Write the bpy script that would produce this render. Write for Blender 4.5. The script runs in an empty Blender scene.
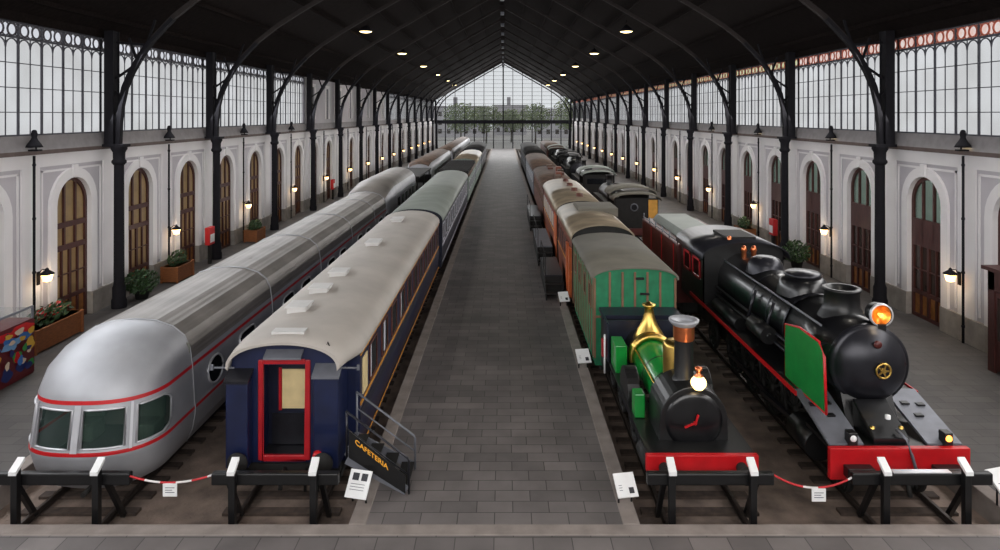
import bpy, bmesh, math, random
from mathutils import Vector
random.seed(7)
C = bpy.context.scene.collection
PI = math.pi
S, Cs = math.sin, math.cos
R = math.radians

# ------------------------------------------------------------------ materials
def lin(c):
    c /= 255.0
    return c / 12.92 if c <= .04045 else ((c + .055) / 1.055) ** 2.4
def rgb(r, g, b): return (lin(r), lin(g), lin(b), 1)
MATS = {}
def mat(name, col, rough=.6, metal=0, var=.12, scale=3.0, bump=0, bscale=30, spec=.5, coat=0, emit=None, estr=0, stretch=None):
    m = bpy.data.materials.new(name); m.use_nodes = True
    nt = m.node_tree; N = nt.nodes; L = nt.links
    b = N['Principled BSDF']
    col = rgb(*col)
    b.inputs['Roughness'].default_value = rough; b.inputs['Metallic'].default_value = metal
    b.inputs['Specular IOR Level'].default_value = spec; b.inputs['Coat Weight'].default_value = coat
    tc = N.new('ShaderNodeTexCoord'); src = tc.outputs['Object']
    if stretch:
        mp = N.new('ShaderNodeMapping'); mp.inputs['Scale'].default_value = stretch
        L.new(src, mp.inputs['Vector']); src = mp.outputs['Vector']
    if var:
        n = N.new('ShaderNodeTexNoise'); n.inputs['Scale'].default_value = scale; n.inputs['Detail'].default_value = 5
        L.new(src, n.inputs['Vector'])
        cr = N.new('ShaderNodeValToRGB')
        cr.color_ramp.elements[0].position = .3; cr.color_ramp.elements[1].position = .72
        cr.color_ramp.elements[0].color = [max(0, c * (1 - var * 1.6)) for c in col[:3]] + [1]
        cr.color_ramp.elements[1].color = [min(1, c * (1 + var)) for c in col[:3]] + [1]
        L.new(n.outputs['Fac'], cr.inputs['Fac']); L.new(cr.outputs['Color'], b.inputs['Base Color'])
    else:
        b.inputs['Base Color'].default_value = col
    if bump:
        n2 = N.new('ShaderNodeTexNoise'); n2.inputs['Scale'].default_value = bscale; n2.inputs['Detail'].default_value = 4
        L.new(src, n2.inputs['Vector'])
        bp = N.new('ShaderNodeBump'); bp.inputs['Strength'].default_value = bump; bp.inputs['Distance'].default_value = .03
        L.new(n2.outputs['Fac'], bp.inputs['Height']); L.new(bp.outputs['Normal'], b.inputs['Normal'])
    if emit:
        b.inputs['Emission Color'].default_value = rgb(*emit); b.inputs['Emission Strength'].default_value = estr
    MATS[name] = m
    return m
def brick(name, c1, c2, cm, w, h, rot=0, rough=.7, mortar=.012):
    m = mat(name, c1, rough, var=0); nt = m.node_tree; N = nt.nodes; L = nt.links; b = N['Principled BSDF']
    tc = N.new('ShaderNodeTexCoord'); mp = N.new('ShaderNodeMapping'); mp.inputs['Rotation'].default_value[2] = rot
    br = N.new('ShaderNodeTexBrick'); br.inputs['Scale'].default_value = 1
    br.inputs['Color1'].default_value = rgb(*c1); br.inputs['Color2'].default_value = rgb(*c2); br.inputs['Mortar'].default_value = rgb(*cm)
    br.inputs['Brick Width'].default_value = w; br.inputs['Row Height'].default_value = h; br.inputs['Mortar Size'].default_value = mortar
    br.inputs['Mortar Smooth'].default_value = .3
    L.new(tc.outputs['Object'], mp.inputs['Vector']); L.new(mp.outputs['Vector'], br.inputs['Vector'])
    n = N.new('ShaderNodeTexNoise'); n.inputs['Scale'].default_value = .7; n.inputs['Detail'].default_value = 6
    L.new(tc.outputs['Object'], n.inputs['Vector'])
    mx = N.new('ShaderNodeMixRGB'); mx.blend_type = 'OVERLAY'; mx.inputs['Fac'].default_value = .55
    L.new(br.outputs['Color'], mx.inputs['Color1']); L.new(n.outputs['Fac'], mx.inputs['Color2'])
    L.new(mx.outputs['Color'], b.inputs['Base Color'])
    bp = N.new('ShaderNodeBump'); bp.inputs['Strength'].default_value = .3; bp.inputs['Distance'].default_value = .01
    bp.invert = True
    L.new(br.outputs['Fac'], bp.inputs['Height']); L.new(bp.outputs['Normal'], b.inputs['Normal'])
    return m
def glass(name, tint, opac, rough=.08):
    m = bpy.data.materials.new(name); m.use_nodes = True; nt = m.node_tree; N = nt.nodes; L = nt.links
    out = N['Material Output']; b = N['Principled BSDF']
    b.inputs['Base Color'].default_value = rgb(*tint); b.inputs['Roughness'].default_value = rough
    t = N.new('ShaderNodeBsdfTransparent'); mx = N.new('ShaderNodeMixShader'); mx.inputs['Fac'].default_value = opac
    L.new(t.outputs[0], mx.inputs[1]); L.new(b.outputs[0], mx.inputs[2]); L.new(mx.outputs[0], out.inputs['Surface'])
    MATS[name] = m; return m
def frosted(name, col, col2, scale=.4):
    m = bpy.data.materials.new(name); m.use_nodes = True; nt = m.node_tree; N = nt.nodes; L = nt.links
    out = N['Material Output']; N.remove(N['Principled BSDF'])
    t = N.new('ShaderNodeBsdfTranslucent'); d = N.new('ShaderNodeBsdfDiffuse')
    tc = N.new('ShaderNodeTexCoord'); n = N.new('ShaderNodeTexNoise'); n.inputs['Scale'].default_value = scale; n.inputs['Detail'].default_value = 2
    L.new(tc.outputs['Object'], n.inputs['Vector'])
    cr = N.new('ShaderNodeValToRGB'); cr.color_ramp.elements[0].color = rgb(*col); cr.color_ramp.elements[1].color = rgb(*col2)
    cr.color_ramp.elements[0].position = .35; cr.color_ramp.elements[1].position = .65
    L.new(n.outputs['Fac'], cr.inputs['Fac']); L.new(cr.outputs['Color'], t.inputs['Color'])
    d.inputs['Color'].default_value = rgb(120, 122, 125)
    mx = N.new('ShaderNodeMixShader'); mx.inputs['Fac'].default_value = .25
    tr = N.new('ShaderNodeBsdfTransparent'); m2 = N.new('ShaderNodeMixShader'); m2.inputs['Fac'].default_value = .8
    L.new(cr.outputs['Color'], tr.inputs['Color'])
    L.new(t.outputs[0], mx.inputs[1]); L.new(d.outputs[0], mx.inputs[2])
    L.new(mx.outputs[0], m2.inputs[1]); L.new(tr.outputs[0], m2.inputs[2]); L.new(m2.outputs[0], out.inputs['Surface'])
    MATS[name] = m; return m

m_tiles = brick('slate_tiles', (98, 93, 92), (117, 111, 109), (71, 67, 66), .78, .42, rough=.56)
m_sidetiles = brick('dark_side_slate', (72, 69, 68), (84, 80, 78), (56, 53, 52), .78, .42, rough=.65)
m_curb = mat('curb_stone', (142, 132, 126), .8, var=.15, scale=2, bump=.2)
m_bed = mat('track_bed', (124, 108, 98), .95, var=.35, scale=1.3, bump=.6, bscale=14)
m_wall = mat('white_plaster', (224, 221, 222), .85, var=.04, scale=.6)
m_field = mat('grey_plaster', (186, 182, 187), .85, var=.05, scale=.8)
m_plinth = mat('grey_stone', (152, 146, 140), .8, var=.16, scale=2.2, bump=.2)
m_cornice = mat('cornice_dark', (92, 78, 74), .7)
m_ledge = mat('ledge_grey', (142, 138, 140), .7, var=.1)
m_roof = mat('roof_boards', (29, 24, 23), 1, spec=.05, var=.25, scale=2, stretch=(.3, 4, 4))
m_iron = mat('blue_black_iron', (24, 23, 28), .8, var=.15, scale=4, spec=.2)
m_rib = mat('rib_iron', (46, 41, 40), .8, var=.1, spec=.2)
m_mull = mat('mullion_iron', (74, 74, 82), .7)
m_doorwood = mat('mahogany', (72, 36, 32), .5, var=.25, scale=6, stretch=(4, 4, .6))
m_doorpane = mat('ochre_pane', (150, 124, 84), .35, var=.12, scale=2, coat=.3)
m_doorpanel = mat('ochre_panel', (156, 104, 52), .5, var=.2, scale=4)
m_darkpane = mat('dark_pane', (60, 50, 46), .2, var=.1)
m_frost = frosted('frosted_glass', (224, 222, 220), (244, 243, 243))
m_fretL = frosted('fret_glass_pale', (240, 240, 244), (250, 250, 255))
m_fretR = frosted('fret_glass_salmon', (255, 214, 200), (255, 240, 232), 3)
m_fretG = frosted('fret_glass_green', (226, 226, 170), (236, 236, 205), 3)
m_fretiron = mat('fret_iron', (70, 66, 72), .6)
m_fretrust = mat('fret_rust', (206, 104, 78), .6)
m_lunette = frosted('lunette_glass', (150, 160, 152), (178, 186, 178))
m_clear = glass('clear_glass', (190, 200, 200), .12)
m_silver = mat('silver_alu', (166, 167, 172), .5, .4, var=.08, scale=1.2)
m_silvroof = mat('silver_roof', (126, 121, 117), .5, .35, var=.14, scale=.8)
m_silvlight = mat('silver_trim', (206, 207, 212), .4, .5, var=.05)
m_red = mat('signal_red', (186, 18, 26), .4, var=.1)
m_redframe = mat('red_frame', (172, 24, 34), .4, var=.1)
m_navy = mat('navy_paint', (20, 29, 62), .35, var=.18, scale=2, coat=.3)
m_navyd = mat('navy_dark', (22, 26, 44), .4, var=.2)
m_whiteroof = mat('whitewashed_roof', (176, 169, 162), .65, var=.09, scale=.7)
m_vent = mat('vent_white', (200, 198, 196), .6, var=.05)
m_gold = mat('gold_line', (214, 146, 46), .45, var=.08)
m_letter = mat('letter_orange', (250, 176, 52), .5, var=.03)
m_cream = mat('cream_blind', (222, 200, 150), .6, var=.08)
m_curtain = mat('pale_curtain', (190, 190, 200), .7, var=.1)
m_black = mat('black_paint', (13, 13, 15), .42, var=.2, scale=3, coat=.08)
m_blackm = mat('black_sheen', (15, 15, 18), .3, .1, var=.2, scale=2, coat=.2)
m_smoke = mat('graphite', (44, 44, 50), .32, .5, var=.12, scale=3)
m_grey = mat('grey_plate', (112, 114, 122), .5, .3, var=.1)
m_dark = mat('dark_grime', (22, 20, 19), .75, var=.3, scale=4)
m_sleeper = mat('sleeper_wood', (66, 54, 47), .9, var=.3, scale=5)
m_rail = mat('rail_steel', (74, 66, 62), .45, .6, var=.2)
m_white = mat('white_paint', (236, 236, 236), .5, var=.03)
m_ink = mat('print_ink', (52, 52, 58), .6)
m_brass = mat('brass', (222, 184, 100), .32, 1, var=.1, scale=5)
m_copper = mat('copper', (226, 130, 84), .28, .9, var=.1, scale=5)
m_locogreen = mat('loco_green', (14, 136, 52), .35, var=.12, coat=.4)
m_defgreen = mat('deflector_green', (14, 124, 52), .45, var=.12)
m_coachgreen = mat('coach_green', (32, 120, 82), .5, var=.16, scale=3)
m_oliveline = mat('olive_batten', (124, 92, 70), .6)
m_canvas = mat('canvas_roof', (108, 104, 94), .8, var=.12, scale=1)
m_rust = mat('rust_paint', (118, 60, 40), .5, var=.2, scale=2)
m_rustd = mat('rust_dark', (92, 48, 36), .55, var=.25, scale=2)
m_orange = mat('orange_paint', (188, 92, 44), .5, var=.12)
m_tanroof = mat('tan_roof', (150, 136, 116), .4, .3, var=.2, scale=1)
m_maroon = mat('maroon_paint', (84, 34, 32), .45, var=.25, scale=2)
m_brownroof = mat('brown_roof', (96, 76, 64), .7, var=.4, scale=1.5)
m_greyroof = mat('blue_grey_roof', (138, 144, 138), .6, var=.08, scale=.8)
m_palegreen = mat('pale_green_side', (130, 142, 134), .6, var=.2)
m_yellow = mat('yellow_panel', (206, 150, 60), .5, var=.15)
m_glassdark = glass('coach_glass', (30, 36, 38), .72, .05)
m_glassnose = glass('nose_glass', (60, 78, 74), .42, .05)
m_winblack = mat('window_black', (26, 28, 32), .12, var=.1)
m_wood = mat('planter_wood', (146, 88, 48), .6, var=.2, scale=5, stretch=(1, 1, 6))
m_leaf = mat('leaf_green', (52, 78, 42), .6, var=.4, scale=8)
m_treeleaf = mat('tree_leaf', (112, 124, 78), .7, var=.4, scale=1)
m_bark = mat('bark', (70, 60, 50), .9)
m_extred = mat('hydrant_red', (196, 30, 34), .5)
m_lampglow = mat('warm_globe', (255, 226, 170), .4, var=0, emit=(255, 200, 130), estr=4)
m_lampw = mat('ceiling_glow', (255, 240, 200), .4, var=0, emit=(255, 226, 160), estr=7)
m_headglow = mat('headlight_glow', (210, 120, 50), .25, var=0, emit=(255, 170, 80), estr=3)
m_reflector = mat('amber_reflector', (220, 128, 40), .3, .6, var=.35, scale=9)
m_globeglow = mat('globe_glow', (255, 232, 180), .3, var=0, emit=(255, 214, 140), estr=3.2)
m_stone = mat('far_building', (168, 164, 166), .9, var=.1)
m_ground = mat('outside_paving', (140, 136, 130), .9, var=.1)
m_rope_r = mat('rope_red', (196, 44, 50), .6); m_rope_w = mat('rope_white', (226, 222, 220), .6)
m_mural = {k: mat('mural_' + k, c, .45, var=.05) for k, c in dict(red=(206, 30, 34), blue=(58, 120, 196), green=(52, 146, 66), yellow=(222, 176, 60), maroon=(92, 20, 28), navy=(30, 44, 104), sky=(120, 170, 214), cream=(226, 206, 180)).items()}
m_seat = mat('seat_green', (72, 92, 76), .8, var=.15)
m_inner = mat('cabin_lining', (120, 120, 112), .8, var=.05)

# ------------------------------------------------------------------ mesh builder (authored in world coordinates)
ORG = {}
class MB:
    def __init__(s): s.v = []; s.f = []; s.m = []; s.sm = []
    def face(s, pts, m=0, sm=False):
        n = len(s.v); s.v += [tuple(p) for p in pts]; s.f.append(tuple(range(n, n + len(pts)))); s.m.append(m); s.sm.append(sm); return s
    def box(s, x0, x1, y0, y1, z0, z1, m=0):
        n = len(s.v)
        s.v += [(x, y, z) for z in (z0, z1) for y in (y0, y1) for x in (x0, x1)]
        for q in ((0, 2, 3, 1), (4, 5, 7, 6), (0, 1, 5, 4), (2, 6, 7, 3), (0, 4, 6, 2), (1, 3, 7, 5)):
            s.f.append(tuple(n + i for i in q)); s.m.append(m); s.sm.append(False)
        return s
    def grid(s, rows, m=0, sm=True, closed=False, mats=None, skip=None, caps=False):
        n = len(s.v); k = len(rows[0])
        for r in rows: s.v += [tuple(p) for p in r]
        for i in range(len(rows) - 1):
            for j in range(k if closed else k - 1):
                if skip and skip(i, j): continue
                j2 = (j + 1) % k
                s.f.append((n + i * k + j, n + i * k + j2, n + (i + 1) * k + j2, n + (i + 1) * k + j))
                s.m.append(mats(i, j) if mats else m); s.sm.append(sm)
        if caps:
            for i in (0, len(rows) - 1): s.face(rows[i], m)
        return s
    def prism(s, poly, axis, a, b, m=0):
        # poly: 2-D outline; axis 'y': (x,z), axis 'x': (y,z), axis 'z': (x,y)
        def P(p, d): return (p[0], d, p[1]) if axis == 'y' else (d, p[0], p[1]) if axis == 'x' else (p[0], p[1], d)
        A = [P(p, a) for p in poly]; B = [P(p, b) for p in poly]
        s.face(A, m); s.face(B[::-1], m)
        for i in range(len(poly)):
            j = (i + 1) % len(poly); s.face([A[i], B[i], B[j], A[j]], m)
        return s
    def tube(s, path, r, n=8, m=0, caps=True, sm=True, rs=None, mats=None):
        path = [Vector(p) for p in path]; rows = []
        for i, p in enumerate(path):
            d = (path[min(i + 1, len(path) - 1)] - path[max(i - 1, 0)]).normalized()
            up = Vector((0, 0, 1)) if abs(d.z) < .95 else Vector((0, 1, 0))
            a = d.cross(up).normalized(); b = a.cross(d)
            rr = rs[i] if rs else r
            rows.append([p + a * rr * Cs(2 * PI * k / n + PI / n) + b * rr * S(2 * PI * k / n + PI / n) for k in range(n)])
        s.grid(rows, m, sm, True, mats=mats)
        if caps: s.face(rows[0], m); s.face(rows[-1], m)
        return s
    def cyl(s, p0, p1, r0, r1=None, n=20, m=0, caps=True):
        return s.tube([p0, p1], 0, n, m, caps, True, [r0, r0 if r1 is None else r1])
    def lathe(s, prof, o, axis='z', n=24, m=0, a0=0, a1=2 * PI, mats=None):
        rows = []
        full = abs(a1 - a0 - 2 * PI) < 1e-6
        for r, h in prof:
            row = []
            for k in range(n if full else n + 1):
                t = a0 + (a1 - a0) * k / n; c, d = r * Cs(t), r * S(t)
                row.append((o[0] + c, o[1] + d, o[2] + h) if axis == 'z' else (o[0] + c, o[1] + h, o[2] + d) if axis == 'y' else (o[0] + h, o[1] + c, o[2] + d))
            rows.append(row)
        return s.grid(rows, m, True, full, mats=mats)
    def beam(s, path, w, h, m=0, side=(0, 1, 0)):
        # rectangular bar along a polyline, w across `side`
        sd = Vector(side).normalized(); path = [Vector(p) for p in path]; rows = []
        for i, p in enumerate(path):
            d = (path[min(i + 1, len(path) - 1)] - path[max(i - 1, 0)]).normalized(); u = d.cross(sd).normalized()
            rows.append([p + sd * w / 2 + u * h / 2, p - sd * w / 2 + u * h / 2, p - sd * w / 2 - u * h / 2, p + sd * w / 2 - u * h / 2])
        s.grid(rows, m, False, True); s.face(rows[0], m); s.face(rows[-1], m)
        return s
    def build(s, name, mats, parent=None, org=None, bevel=0):
        me = bpy.data.meshes.new(name)
        o3 = ORG.get(parent.name, Vector()) if parent else Vector(org or (0, 0, 0))
        me.from_pydata([tuple(Vector(v) - o3) for v in s.v], [], s.f)
        for x in (mats if isinstance(mats, (list, tuple)) else [mats]): me.materials.append(x)
        me.polygons.foreach_set('material_index', s.m); me.polygons.foreach_set('use_smooth', s.sm)
        bm = bmesh.new(); bm.from_mesh(me)
        if len(bm.verts) < 60000: bmesh.ops.remove_doubles(bm, verts=bm.verts, dist=.0004)
        bmesh.ops.recalc_face_normals(bm, faces=bm.faces); bm.to_mesh(me); bm.free(); me.update()
        o = bpy.data.objects.new(name, me); C.objects.link(o)
        if parent: o.parent = parent
        else: o.location = o3
        ORG[o.name] = o3
        if bevel:
            b = o.modifiers.new('bevel', 'BEVEL'); b.width = bevel; b.segments = 2; b.limit_method = 'ANGLE'; b.angle_limit = R(50)
        return o
def tag(o, label, cat, group=None, kind=None):
    if label: o['label'] = label
    if cat: o['category'] = cat
    if group: o['group'] = group
    if kind: o['kind'] = kind
    return o
def thing(name, label, cat, loc, group=None):
    o = bpy.data.objects.new(name, None); C.objects.link(o); o.location = loc; o.empty_display_size = .2
    ORG[o.name] = Vector(loc)
    return tag(o, label, cat, group)
def copy_tree(o, parent=None):
    c = o.copy(); C.objects.link(c)
    if parent: c.parent = parent
    for ch in list(o.children): copy_tree(ch, c)
    return c
def structure(o): o['kind'] = 'structure'; return o
def part_copy(o, dx, dy, dz, parent=None):
    c = o.copy(); C.objects.link(c); c.location = o.location + Vector((dx, dy, dz))
    if parent: c.parent = parent
    for ch in list(o.children):
        d = ch.copy(); C.objects.link(d); d.parent = c
    return c
ORD = 'first second third fourth fifth sixth seventh eighth ninth tenth eleventh twelfth thirteenth fourteenth fifteenth sixteenth seventeenth eighteenth'.split()

# ------------------------------------------------------------------ camera, world, lights
cam = bpy.data.cameras.new('camera'); co = bpy.data.objects.new('camera', cam); C.objects.link(co)
co.location = (.2, 0, 8.5); co.rotation_euler = (PI / 2, 0, 0)
cam.sensor_width = 36; cam.sensor_fit = 'HORIZONTAL'; cam.lens = 668 / 1000 * 36
cam.shift_x = -.004; cam.shift_y = -.160; cam.clip_end = 900; cam.clip_start = .05
sc = bpy.context.scene; sc.camera = co
sc.view_settings.view_transform = 'Standard'; sc.view_settings.look = 'None'; sc.view_settings.gamma = 1
sc.view_settings.use_curve_mapping = False; sc.view_settings.exposure = .0
w = bpy.data.worlds.new('overcast_sky'); sc.world = w; w.use_nodes = True
nt = w.node_tree; bg = nt.nodes['Background']
tc = nt.nodes.new('ShaderNodeTexCoord'); sp = nt.nodes.new('ShaderNodeSeparateXYZ'); cr = nt.nodes.new('ShaderNodeValToRGB')
nt.links.new(tc.outputs['Generated'], sp.inputs[0]); nt.links.new(sp.outputs['Z'], cr.inputs[0]); nt.links.new(cr.outputs[0], bg.inputs[0])
cr.color_ramp.elements[0].color = (.62, .64, .66, 1); cr.color_ramp.elements[1].color = (.86, .9, .96, 1)
bg.inputs[1].default_value = 1.22
def area(name, loc, rot, sx, sy, power, col=(1, 1, 1)):
    l = bpy.data.lights.new(name, 'AREA'); l.shape = 'RECTANGLE'; l.size = sx; l.size_y = sy; l.energy = power; l.color = col
    o = bpy.data.objects.new(name, l); C.objects.link(o); o.location = loc; o.rotation_euler = rot; return o
def point(name, loc, power, col=(1, .78, .5), r=.1):
    l = bpy.data.lights.new(name, 'SPOT' if 'ceiling' in name else 'POINT'); l.energy = power; l.color = col; l.shadow_soft_size = r
    if 'ceiling' in name: l.spot_size = R(160); l.spot_blend = .6
    o = bpy.data.objects.new(name, l); C.objects.link(o); o.location = loc; return o
LK = 1.0
area('daylight_gable_front', (0, -6.5, 13.5), (R(86), 0, 0), 28, 12, 5000 * LK, (1, .97, .94))
area('daylight_left', (-16.4, 82, 9.7), (0, R(-66), 0), 3.2, 172, 10500 * LK, (.95, .97, 1))
area('daylight_right', (16.4, 82, 9.7), (0, R(66), 0), 3.2, 172, 10500 * LK, (1, .98, .96))
area('daylight_gable_far', (0, 169, 11), (R(-80), 0, 0), 30, 9, 4600 * LK)

# ------------------------------------------------------------------ setting: floor, beds
YE = 170.0
f = MB()
f.box(-2.67, 2.67, 13.5, YE, -.7, 0).box(-17.9, 17.9, -9, 13.5, -.7, 0)
structure(f.build('floor', m_tiles))
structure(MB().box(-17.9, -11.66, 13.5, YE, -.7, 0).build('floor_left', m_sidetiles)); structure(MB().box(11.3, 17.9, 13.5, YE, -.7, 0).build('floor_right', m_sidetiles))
k = MB(); k.box(-11.3, 10.94, 13.85, YE, -.9, -.52); structure(k.build('floor_track_bed', m_bed))
for i, (x0, x1, y0, y1) in enumerate(((-3.03, -2.67, 13.86, YE), (2.67, 3.03, 13.86, YE), (-11.66, -11.3, 13.86, YE), (10.94, 11.3, 13.86, YE), (-11.66, 11.3, 13.5, 13.86))):
    structure(MB().box(x0, x1, y0, y1, -.7, .015).build('trim_%d' % (i + 1), m_curb, bevel=.02))
structure(MB().box(-120, 120, YE + .5, 420, -1.5, -.2).build('ground', m_ground))

# ------------------------------------------------------------------ walls with arched doorways
XW = 17.5
def wall_map(s):
    return lambda u, d, z: (s * (XW - d), u, z)
def build_wall(s, name):
    W = wall_map(s); b = MB()
    def q(u0, u1, z0, z1, d, m): b.face([W(u0, d, z0), W(u1, d, z0), W(u1, d, z1), W(u0, d, z1)], m)
    def bx(u0, u1, z0, z1, d0, d1, m):
        xa, xb = s * (XW - d0), s * (XW - d1); b.box(min(xa, xb), max(xa, xb), u0, u1, z0, z1, m)
    na = 14
    for k in range(34):
        c = 2.5 + 5 * k
        for (a, e) in ((-2.5, -2.02), (2.02, 2.5)): bx(c + a, c + e, .95, 6.5, -.3, 0, 0)
        bx(c - 2.5, c + 2.5, 6.5, 7.0, -.3, 0, 0)
        ri, ro, zs = 1.1, 1.5, 4.85
        for (a, e) in ((-2.02, -ro), (ro, 2.02)): q(c + a, c + e, .95, 6.5, -.06, 1)
        for (a, e) in ((-ro, -ri), (ri, ro)): bx(c + a, c + e, .95, zs, -.4, .05, 0)
        # thin white moulding inside the grey field
        for e in (-1.9, 1.82): bx(c + e, c + e + .08, 1.1, 6.35, -.06, -.02, 0)
        bx(c - 1.9, c + 1.9, 6.27, 6.35, -.06, -.02, 0)
        th = [PI - PI * i / na for i in range(na + 1)]
        for i in range(na):
            t0, t1 = th[i], th[i + 1]
            p = [(ro * Cs(t0), zs + ro * S(t0)), (ro * Cs(t1), zs + ro * S(t1))]
            b.face([W(c + p[0][0], -.06, p[0][1]), W(c + p[1][0], -.06, p[1][1]), W(c + p[1][0], -.06, 6.5), W(c + p[0][0], -.06, 6.5)], 1)
            pi_ = [(ri * Cs(t0), zs + ri * S(t0)), (ri * Cs(t1), zs + ri * S(t1))]
            b.face([W(c + pi_[0][0], .05, pi_[0][1]), W(c + pi_[1][0], .05, pi_[1][1]), W(c + p[1][0], .05, p[1][1]), W(c + p[0][0], .05, p[0][1])], 0)
            b.face([W(c + p[0][0], .05, p[0][1]), W(c + p[1][0], .05, p[1][1]), W(c + p[1][0], -.06, p[1][1]), W(c + p[0][0], -.06, p[0][1])], 0)
            b.face([W(c + pi_[0][0], .05, pi_[0][1]), W(c + pi_[1][0], .05, pi_[1][1]), W(c + pi_[1][0], -.4, pi_[1][1]), W(c + pi_[0][0], -.4, pi_[0][1])], 0)
        bx(c - .16, c + .16, zs + 1.12, zs + 1.62, .0, .09, 0)
        for (a, e) in ((-2.5, -1.1), (1.1, 2.5)): bx(c + a, c + e, 0, .95, -.4, .09, 2)
    Y0, Y1 = -.5, 170.2
    bx(Y0, Y1, 7.0, 7.16, -.3, .12, 3)
    for u in ((Y0, Y1),):
        b.face([W(u[0], .12, 7.16), W(u[1], .12, 7.16), W(u[1], -.02, 7.72), W(u[0], -.02, 7.72)], 4)
        b.face([W(u[0], -.02, 7.72), W(u[1], -.02, 7.72), W(u[1], -.3, 7.74), W(u[0], -.3, 7.74)], 4)
    bx(Y0, Y1, 11.9, 12.3, -.3, .1, 7)
    bx(-9, 0, 0, 12.3, -.4, 0, 0)
    if s < 0:
        for k in range(4):                 # the built-up bays between the glazed ones
            y0 = 59.5 + 10 * k
            for a, e in ((0, 1.9), (3.1, 6.9), (8.1, 10)): bx(y0 + a, y0 + e, 7.72, 11.9, -.3, -.05, 1)
            for a in (1.9, 6.9):
                bx(y0 + a, y0 + a + 1.2, 7.72, 8.1, -.3, -.05, 1); bx(y0 + a, y0 + a + 1.2, 11.2, 11.9, -.3, -.05, 1)
                bx(y0 + a - .2, y0 + a + .1, 8.1, 11.3, -.05, .03, 0); bx(y0 + a + 1.1, y0 + a + 1.4, 8.1, 11.3, -.05, .03, 0)
                bx(y0 + a - .2, y0 + a + 1.4, 11.1, 11.4, -.05, .03, 0)
                bx(y0 + a + .1, y0 + a + 1.1, 8.1, 11.2, -.14, -.1, 6)
    return structure(b.build(name, [m_wall, m_field, m_plinth, m_cornice, m_ledge, m_iron, m_darkpane, m_roof]))
build_wall(-1, 'wall_left'); build_wall(1, 'wall_right')

# doors
def arch_poly(r, zs, z0, n=14):
    return [(-r, z0)] + [(r * Cs(PI - PI * i / n), zs + r * S(PI - PI * i / n)) for i in range(n + 1)] + [(r, z0)]
def make_door(s):
    x0 = s * (XW + .2); fr = MB()
    xa, xb = min(x0 - .05, x0 + .05), max(x0 - .05, x0 + .05)
    zs = 4.85
    for (a, e) in ((-1.1, -.96), (.96, 1.1)): fr.box(xa, xb, a, e, 0, zs)
    n = 14; rows = []
    for i in range(n + 1):
        t = PI - PI * i / n
        rows.append([(x, r * Cs(t), zs + r * S(t)) for x, r in ((xa, 1.1), (xb, 1.1), (xb, .96), (xa, .96))])
    fr.grid(rows, 0, False, True)
    for z0, z1 in ((0, .14), (.98, 1.14), (3.0, 3.22), (3.92, 4.14)): fr.box(xa, xb, -.96, .96, z0, z1)
    for u in (-.35, .35): fr.box(xa, xb, u - .05, u + .05, 3.22, zs + .88)
    for u, hw in ((0, .07), (-.5, .04), (.5, .04)): fr.box(xa, xb, u - hw, u + hw, .14, 3.0)
    fr.box(xa, xb, -.96, .96, 2.0, 2.04)
    if s > 0: fr.box(xa, xb, -.96, .96, 3.22, 3.92)
    fo = fr.build('door_0', m_doorwood)
    xp = s * (XW + .24)
    pn = MB()
    up = [(u, z) for u, z in arch_poly(1.0, zs, 4.0)]
    pn.prism(up, 'x', xp - .01, xp + .01, 0)
    pn.box(xp - .01, xp + .01, -1, 1, 1.06, 4.0, 1); pn.box(xp - .01, xp + .01, -1, 1, 0, 1.06, 2)
    p = pn.build('glazing', [m_doorpane, m_doorpane, m_doorpanel] if s < 0 else [m_lunette, m_darkpane, m_doorpanel], fo)
    return fo
n = 0
for s in (-1, 1):
    d0 = make_door(s)
    for k in range(34):
        n += 1
        d = d0 if k == 0 else copy_tree(d0)
        d.name = 'door_%d' % n; d.location = (0, 2.5 + 5 * k, 0); structure(d)

# upper glazing
def make_window(s, fret_iron, fret_glass):
    x = s * (XW + .12); fr = MB()
    def bx(y0, y1, z0, z1, h=.05): fr.box(x - h, x + h, y0, y1, z0, z1)
    L = 10.0
    npan = 8; pw = L / npan
    for i in range(npan + 1): bx(i * pw - .034, i * pw + .034, 7.72, 11.9, .035)
    for i in range(npan): bx(i * pw + pw / 2 - .015, i * pw + pw / 2 + .015, 7.72, 11.3, .015)
    for z in (8.6, 9.5, 10.4): bx(0, L, z - .016, z + .016, .02)
    bx(0, L, 7.7, 7.78); bx(0, L, 11.3, 11.38); bx(0, L, 11.84, 11.92)
    for i in range(npan):
        for h in (0, 1):
            c = i * pw + (pw / 2) * h + pw / 4
            pts = [(x, c + pw / 4 * Cs(PI - PI * t / 8), 10.95 + .33 * S(PI * t / 8)) for t in range(9)]
            fr.beam(pts, .04, .035, 0, (1, 0, 0))
    o = fr.build('window_0', m_mull)
    g = MB(); g.face([(x + s * .05, 0, 7.72), (x + s * .05, L, 7.72), (x + s * .05, L, 11.34), (x + s * .05, 0, 11.34)]); g.build('glass', m_frost, o)
    g = MB(); g.face([(x + s * .05, 0, 11.34), (x + s * .05, L, 11.34), (x + s * .05, L, 11.9), (x + s * .05, 0, 11.9)]); g.build('top_glass', fret_glass, o)
    ft = MB()
    for i in range(16):
        c = (i + .5) * L / 16
        for ro, ri, cc, zz in ((.25, .19, c, 11.61),):
            rows = [[(x + dx, cc + r * Cs(2 * PI * t / 12), zz + r * S(2 * PI * t / 12)) for dx, r in ((-.02, ro), (.02, ro), (.02, ri), (-.02, ri))] for t in range(13)]
            ft.grid(rows, 0, False, True)
        for a in (45, 135, 225, 315):
            ft.beam([(x, c + .25 * Cs(R(a)), 11.61 + .25 * S(R(a))), (x, c + .4 * Cs(R(a)), 11.61 + .34 * S(R(a)))], .03, .04, 0, (1, 0, 0))
    ft.build('fretwork', fret_iron, o)
    return o
n = 0
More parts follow.
